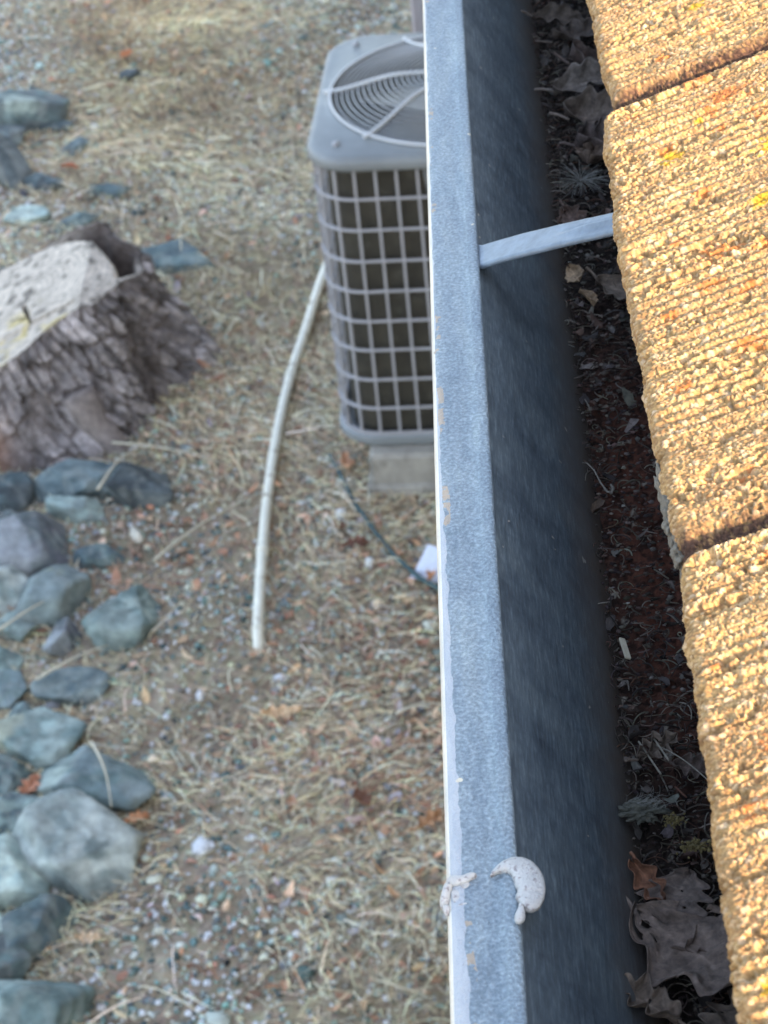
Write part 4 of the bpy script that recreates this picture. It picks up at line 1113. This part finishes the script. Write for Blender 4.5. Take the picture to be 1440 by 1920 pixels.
def tile_mesh(name, y0, y1, edge, s_fine, res_s, res_y, s_end=.36, fine=True, parent=None, edge_var=.0012, seed=0, chan=True):
    # cross profile: under side, nose, top
    rn = .006
    prof = [(.050, -TILE_T), (.012, -TILE_T)]
    s1 = np.concatenate([np.arange(0, s_fine, res_s), np.arange(s_fine, s_end, .012 if fine else .03)])
    arcs = []
    for s_ in (.05, .03, .012): arcs.append((s_, -TILE_T, 0, -1))
    for a in np.linspace(-math.pi / 2, -math.pi, 6)[1:]: arcs.append((.008 + .008 * math.cos(a), -TILE_T + .008 + .008 * math.sin(a), math.cos(a), math.sin(a)))
    for t_ in np.linspace(-TILE_T + .008, -rn, 12 if fine else 3)[1:]: arcs.append((0, t_, -1, 0))
    for a in np.linspace(math.pi, math.pi / 2, 14 if fine else 4)[1:]: arcs.append((rn + rn * math.cos(a), -rn + rn * math.sin(a), math.cos(a), math.sin(a)))
    for s_ in s1 + rn + res_s: arcs.append((s_, 0, 0, 1))
    arcs = np.array(arcs)
    al = np.concatenate([[0], np.cumsum(np.hypot(np.diff(arcs[:, 0]), np.diff(arcs[:, 1])))])
    ys = np.arange(y0, y1 + res_y / 2, res_y)
    Yg, K = np.meshgrid(ys, np.arange(len(arcs)), indexing='ij')
    S, T, NS, NT = (arcs[K, i] for i in range(4)); A = al[K]
    ontop = sstep(0.0, 1.0, NT)
    # broad corrugation running up the slope
    rg = (vnoise(Yg * 75 + 2 * vnoise(Yg * 4, S * 9, 5), S * 5, seed + 3) - .5) * .0013 + (vnoise(Yg * 165 + .3 * vnoise(Yg * 9, S * 20, 8), S * 4, seed + 4) - .5) * .0015
    rg = rg + .0007 * sstep(.25, .8, vnoise(Yg * 45, S * 28, seed + 66)) * np.sin(2 * math.pi * (Yg / .0066 + .9 * vnoise(Yg * 30, S * 6, seed + 61))) * sstep(.0, .012, S + .004)
    if fine:
        jx = A + .0016 * (vnoise(Yg * 300, A * 300, 4) - .5); jy = Yg + .0016 * (vnoise(Yg * 310 + 7, A * 310, 14) - .5)
        g1, g2, gid = worley(jx / .00118, jy / .00118, seed + 11)
        k1, k2, kid = worley(jx / .0008, jy / .0008, seed + 17)
        b1, b2, bid = worley(jx / .0042, jy / .0042, seed + 23)
        grain = .00074 * np.sqrt(np.clip(1 - (g1 / .68) ** 2, 0, 1)) * (.35 + .9 * gid) * (gid > .13)
        grain += .00036 * np.sqrt(np.clip(1 - (k1 / .72) ** 2, 0, 1)) * (.5 + kid) + .0007 * sstep(.014, .006, Yg - y0) * (k1 < .6) * kid
        grain += .0005 * np.sqrt(np.clip(1 - (b1 / .30) ** 2, 0, 1)) * (bid > .85)
        pit = sstep(.50, .64, vnoise(Yg * 560, S * 330, seed + 31)) * sstep(.46, .58, vnoise(Yg * 110, S * 24, seed + 37))
        disp = rg + grain - .0020 * pit
        cb = np.array([.42, .335, .20])
        pal = np.array([(.47, .37, .185), (.40, .30, .15), (.53, .43, .24), (.33, .24, .13), (.46, .34, .16), (.50, .40, .21), (.60, .52, .34)])
        C = pal[(np.clip(gid, 0, .999) * 7).astype(int)] * (.75 + .5 * kid)[..., None]
        big = (b1 < .30) & (bid > .85)
        C = np.where(big[..., None], np.array([.58, .52, .38]) * (.85 + .3 * bid)[..., None], C)
        # dirt streaks that follow the grooves
        st_ = sstep(.56, .74, vnoise(Yg * 120, S * 14, seed + 41))[..., None] * .22
        C = C * (1 - st_) + np.array([.22, .14, .085]) * st_
        for L_, colr, thr in ((YEL, (.60, .42, .02), .40), (ORA, (.55, .20, .05), .44)):
            for (ls, ly, lr) in L_:
                if y0 - .02 < ly < y1 + .02:
                    r_ = lr / 1000
                    d = np.hypot((S - ls - .006) / (r_ * 1.0), (Yg - ly) / (r_ * .8))
                    w = sstep(1.05, .35, d + 1.1 * (vnoise(Yg * 420, S * 420, 91) - .5) + .9 * (vnoise(Yg * 900, S * 900, 94) - .5)) * (.85 if thr == .4 else .75)
                    C = C * (1 - w[..., None]) + np.array(colr) * w[..., None]
        C = C * np.array([.72, .57, .46])
        ln = sstep(.60, .74, fbm(Yg * 60, S * 60, 73, 3))[..., None] * .16
        C = C * (1 - ln) + np.array([.36, .17, .07]) * ln
    else:
        disp = rg + .001 * (vnoise(Yg * 400, A * 400, 3) - .5)
        C = np.array([.29, .22, .12])[None, None] * (.7 + .6 * vnoise(Yg * 300, A * 300, 8))[..., None]
    e = np.interp(Yg, edge[0], edge[1]) + edge_var * (fbm(Yg * 55, 0 * Yg, seed + 51, 3) - .5) * 2
    # interlock: near end of tile drops into a channel, far end has a rounded lip
    if chan:
        near = sstep(.0120, .0040, Yg - y0 + .0040 * (fbm(S * 60, 0 * S, 3, 3) - .5))
        chd = -.0050 * near
        farw = y1 - Yg
        lip = -.0050 * (1 - np.sqrt(np.clip(1 - np.clip(1 - farw / .005, 0, 1) ** 2, 0, 1))) + .0016 * np.exp(-((farw - .006) / .005) ** 2)
    else:
        near = 0 * Yg; chd = 0; lip = 0
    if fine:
        dk = (sstep(.0160, .0070, Yg - y0 + .006 * (fbm(S * 300, Yg * 300, 3, 3) - .5)) * (.62 + .38 * (gid > .22)))[..., None]; C = C * (1 - dk) + np.array([.060, .033, .022]) * (.5 + kid)[..., None] * dk  # brown dirt in the joint channel; also paints shade over its sunlit step
    Sx = S + NS * disp + e * sstep(.06, 0, S)
    Tz = T + NT * disp + (chd + lip) * (T > -TILE_T * .7)
    # corner rounding at the tile's far/near nose
    cnr = .006 * (np.clip(1 - (y1 - Yg) / .010, 0, 1) ** 2 + np.clip(1 - (Yg - y0) / .006, 0, 1) ** 2 * .6) * (np.abs(S) < .06) * sstep(.05, 0, S)
    Sx = Sx + cnr
    V = np.stack([P0[0] + Sx * math.cos(TH_T) - Tz * math.sin(TH_T), Yg, P0[2] + Sx * math.sin(TH_T) + Tz * math.cos(TH_T)], -1)
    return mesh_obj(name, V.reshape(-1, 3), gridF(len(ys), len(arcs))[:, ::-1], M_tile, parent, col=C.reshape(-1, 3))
E_Y = [.44, .4495, .5028, .5638, .6189, .6612]; E_S = [-.0044, -.0042, -.0030, -.0020, -.0005, .0014]
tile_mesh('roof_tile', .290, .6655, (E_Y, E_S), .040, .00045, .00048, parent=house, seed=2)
tile_mesh('roof_tile', .667, 1.0355, ([.667, .7094, .794, .8552, .909, .9867, 1.034], [.0015, .0, -.0007, -.001, -.0026, -.0001, .0010]), .088, .00052, .00052, parent=house, seed=0)
tile_mesh('roof_tile', 1.037, 1.4055, ([1.037, 1.051, 1.1052, 1.1761, 1.4], [.0085, .0075, .0050, .0044, .004]), .118, .00068, .00068, parent=house, seed=5)
# mortar squeezed out under the middle tile's near corner
V, F = S4
for k, (my, ms, mt, a, b_, c_) in enumerate([(.7235, .0022, -.011, .0034, .0170, .0075), (.703, .0032, -.011, .0038, .0150, .0080), (.6820, .0046, -.012, .0040, .0120, .0075)]):
    q = V * np.array([a, b_, c_]); q = q * (1 + .9 * (fbm(V[:, 0] * 4 + k * 9, V[:, 1] * 5 + V[:, 2] * 4, 5 + k, 4) - .5) + .12 * (fbm(V[:, 0] * 16 + k, V[:, 1] * 22 + V[:, 2] * 16, 15 + k, 2) - .5))[:, None]
    s_ = ms; t_ = mt
    q = q + np.array([P0[0] + s_ * math.cos(TH_T) - t_ * math.sin(TH_T) - .0028, my, P0[2] + s_ * math.sin(TH_T) + t_ * math.cos(TH_T)])
    mesh_obj('mortar_lump', q, F, M_mortar, house)
# more tiles of the same course and of the courses above
lo = tile_mesh('roof_tile', 0, .3685, ([0, 1], [.001, .001]), .3, .012, .008, fine=False, parent=house, seed=9)
pos = []
for c_ in range(0, 6):
    for k in range(-3, 9):
        yy = .667 + (k - 0) * .370 - (c_ % 2) * .185
        if c_ == 0 and k in (-1, 0, 1): continue
        pos.append((c_, yy))
dirD = np.array([math.cos(TH_D), 0, math.sin(TH_D)])
for i, (c_, yy) in enumerate(pos):
    o = lo if i == 0 else lo.copy()
    if i: COL.objects.link(o); o.parent = house
    off = dirD * (.335 * c_); o.location = (off[0], yy, off[2])
# the rest of the roof as one coarse layer
parts = []
def tslab(c_, yy, wdt):
    b = []
    for (s_, t_) in ((0, -.004), (.005, 0), (.36, 0), (.36, -.02), (0, -.02)):
        p = P0 + np.array([s_ * math.cos(TH_T) - t_ * math.sin(TH_T), 0, s_ * math.sin(TH_T) + t_ * math.cos(TH_T)]) + dirD * .335 * c_
        b.append((p[0], p[2]))
    V = [(x, yy, z) for x, z in b] + [(x, yy + wdt, z) for x, z in b]
    F = [(0, 1, 2, 3, 4), (9, 8, 7, 6, 5)] + [(i, i + 5, (i + 1) % 5 + 5, (i + 1) % 5) for i in range(5)]
    return V, F
for c_ in range(0, 14):
    for k in range(-20, 24):
        if c_ < 6 and -3 <= k < 9: continue
        parts.append(tslab(c_, .667 + k * .370 - (c_ % 2) * .185, .3685))
V, F = join(parts)
o = mesh_obj('roof_tiles_beyond', V, F, M_tile, house, smooth=False, col=np.tile((.29, .22, .12), (len(V), 1))); o['kind'] = 'stuff'
def prism(prof, y0, y1):
    n = len(prof)
    return [(x, y0, z) for x, z in prof] + [(x, y1, z) for x, z in prof], [tuple(range(n)), tuple(range(n, 2 * n))[::-1]] + [(i, i + n, (i + 1) % n + n, (i + 1) % n) for i in range(n)]
d0 = np.array([P0[0] + .055, P0[2] - .034 + .055 * math.tan(TH_D)])
rx_ = 4.6
rz_ = d0[1] + (rx_ - d0[0]) * math.tan(TH_D)
mesh_obj('roof_deck', *prism([(d0[0], d0[1]), (rx_, rz_), (rx_ + 4.5, rz_ - 4.5 * math.tan(TH_D)), (rx_ + 4.5, rz_ - 4.5 * math.tan(TH_D) - .03), (rx_, rz_ - .03), (d0[0], d0[1] - .03)], -6.6, 9.0), M_fascia, house, smooth=False)
mesh_obj('fascia_board', *prism([(.1145, 2.34), (.1145, 2.508), (.136, 2.508), (.136, 2.34)], -6.5, 8.9), M_fascia, house, smooth=False)
mesh_obj('soffit', *prism([(.137, 2.352), (.137, 2.364), (.64, 2.364), (.64, 2.352)], -6.5, 8.9), M_fascia, house, smooth=False)
mesh_obj('wall', *prism([(.641, -.1), (.641, 2.40), (8.6, 2.40), (8.6, -.1)], -6.0, 8.4), M_stucco, house, smooth=False)
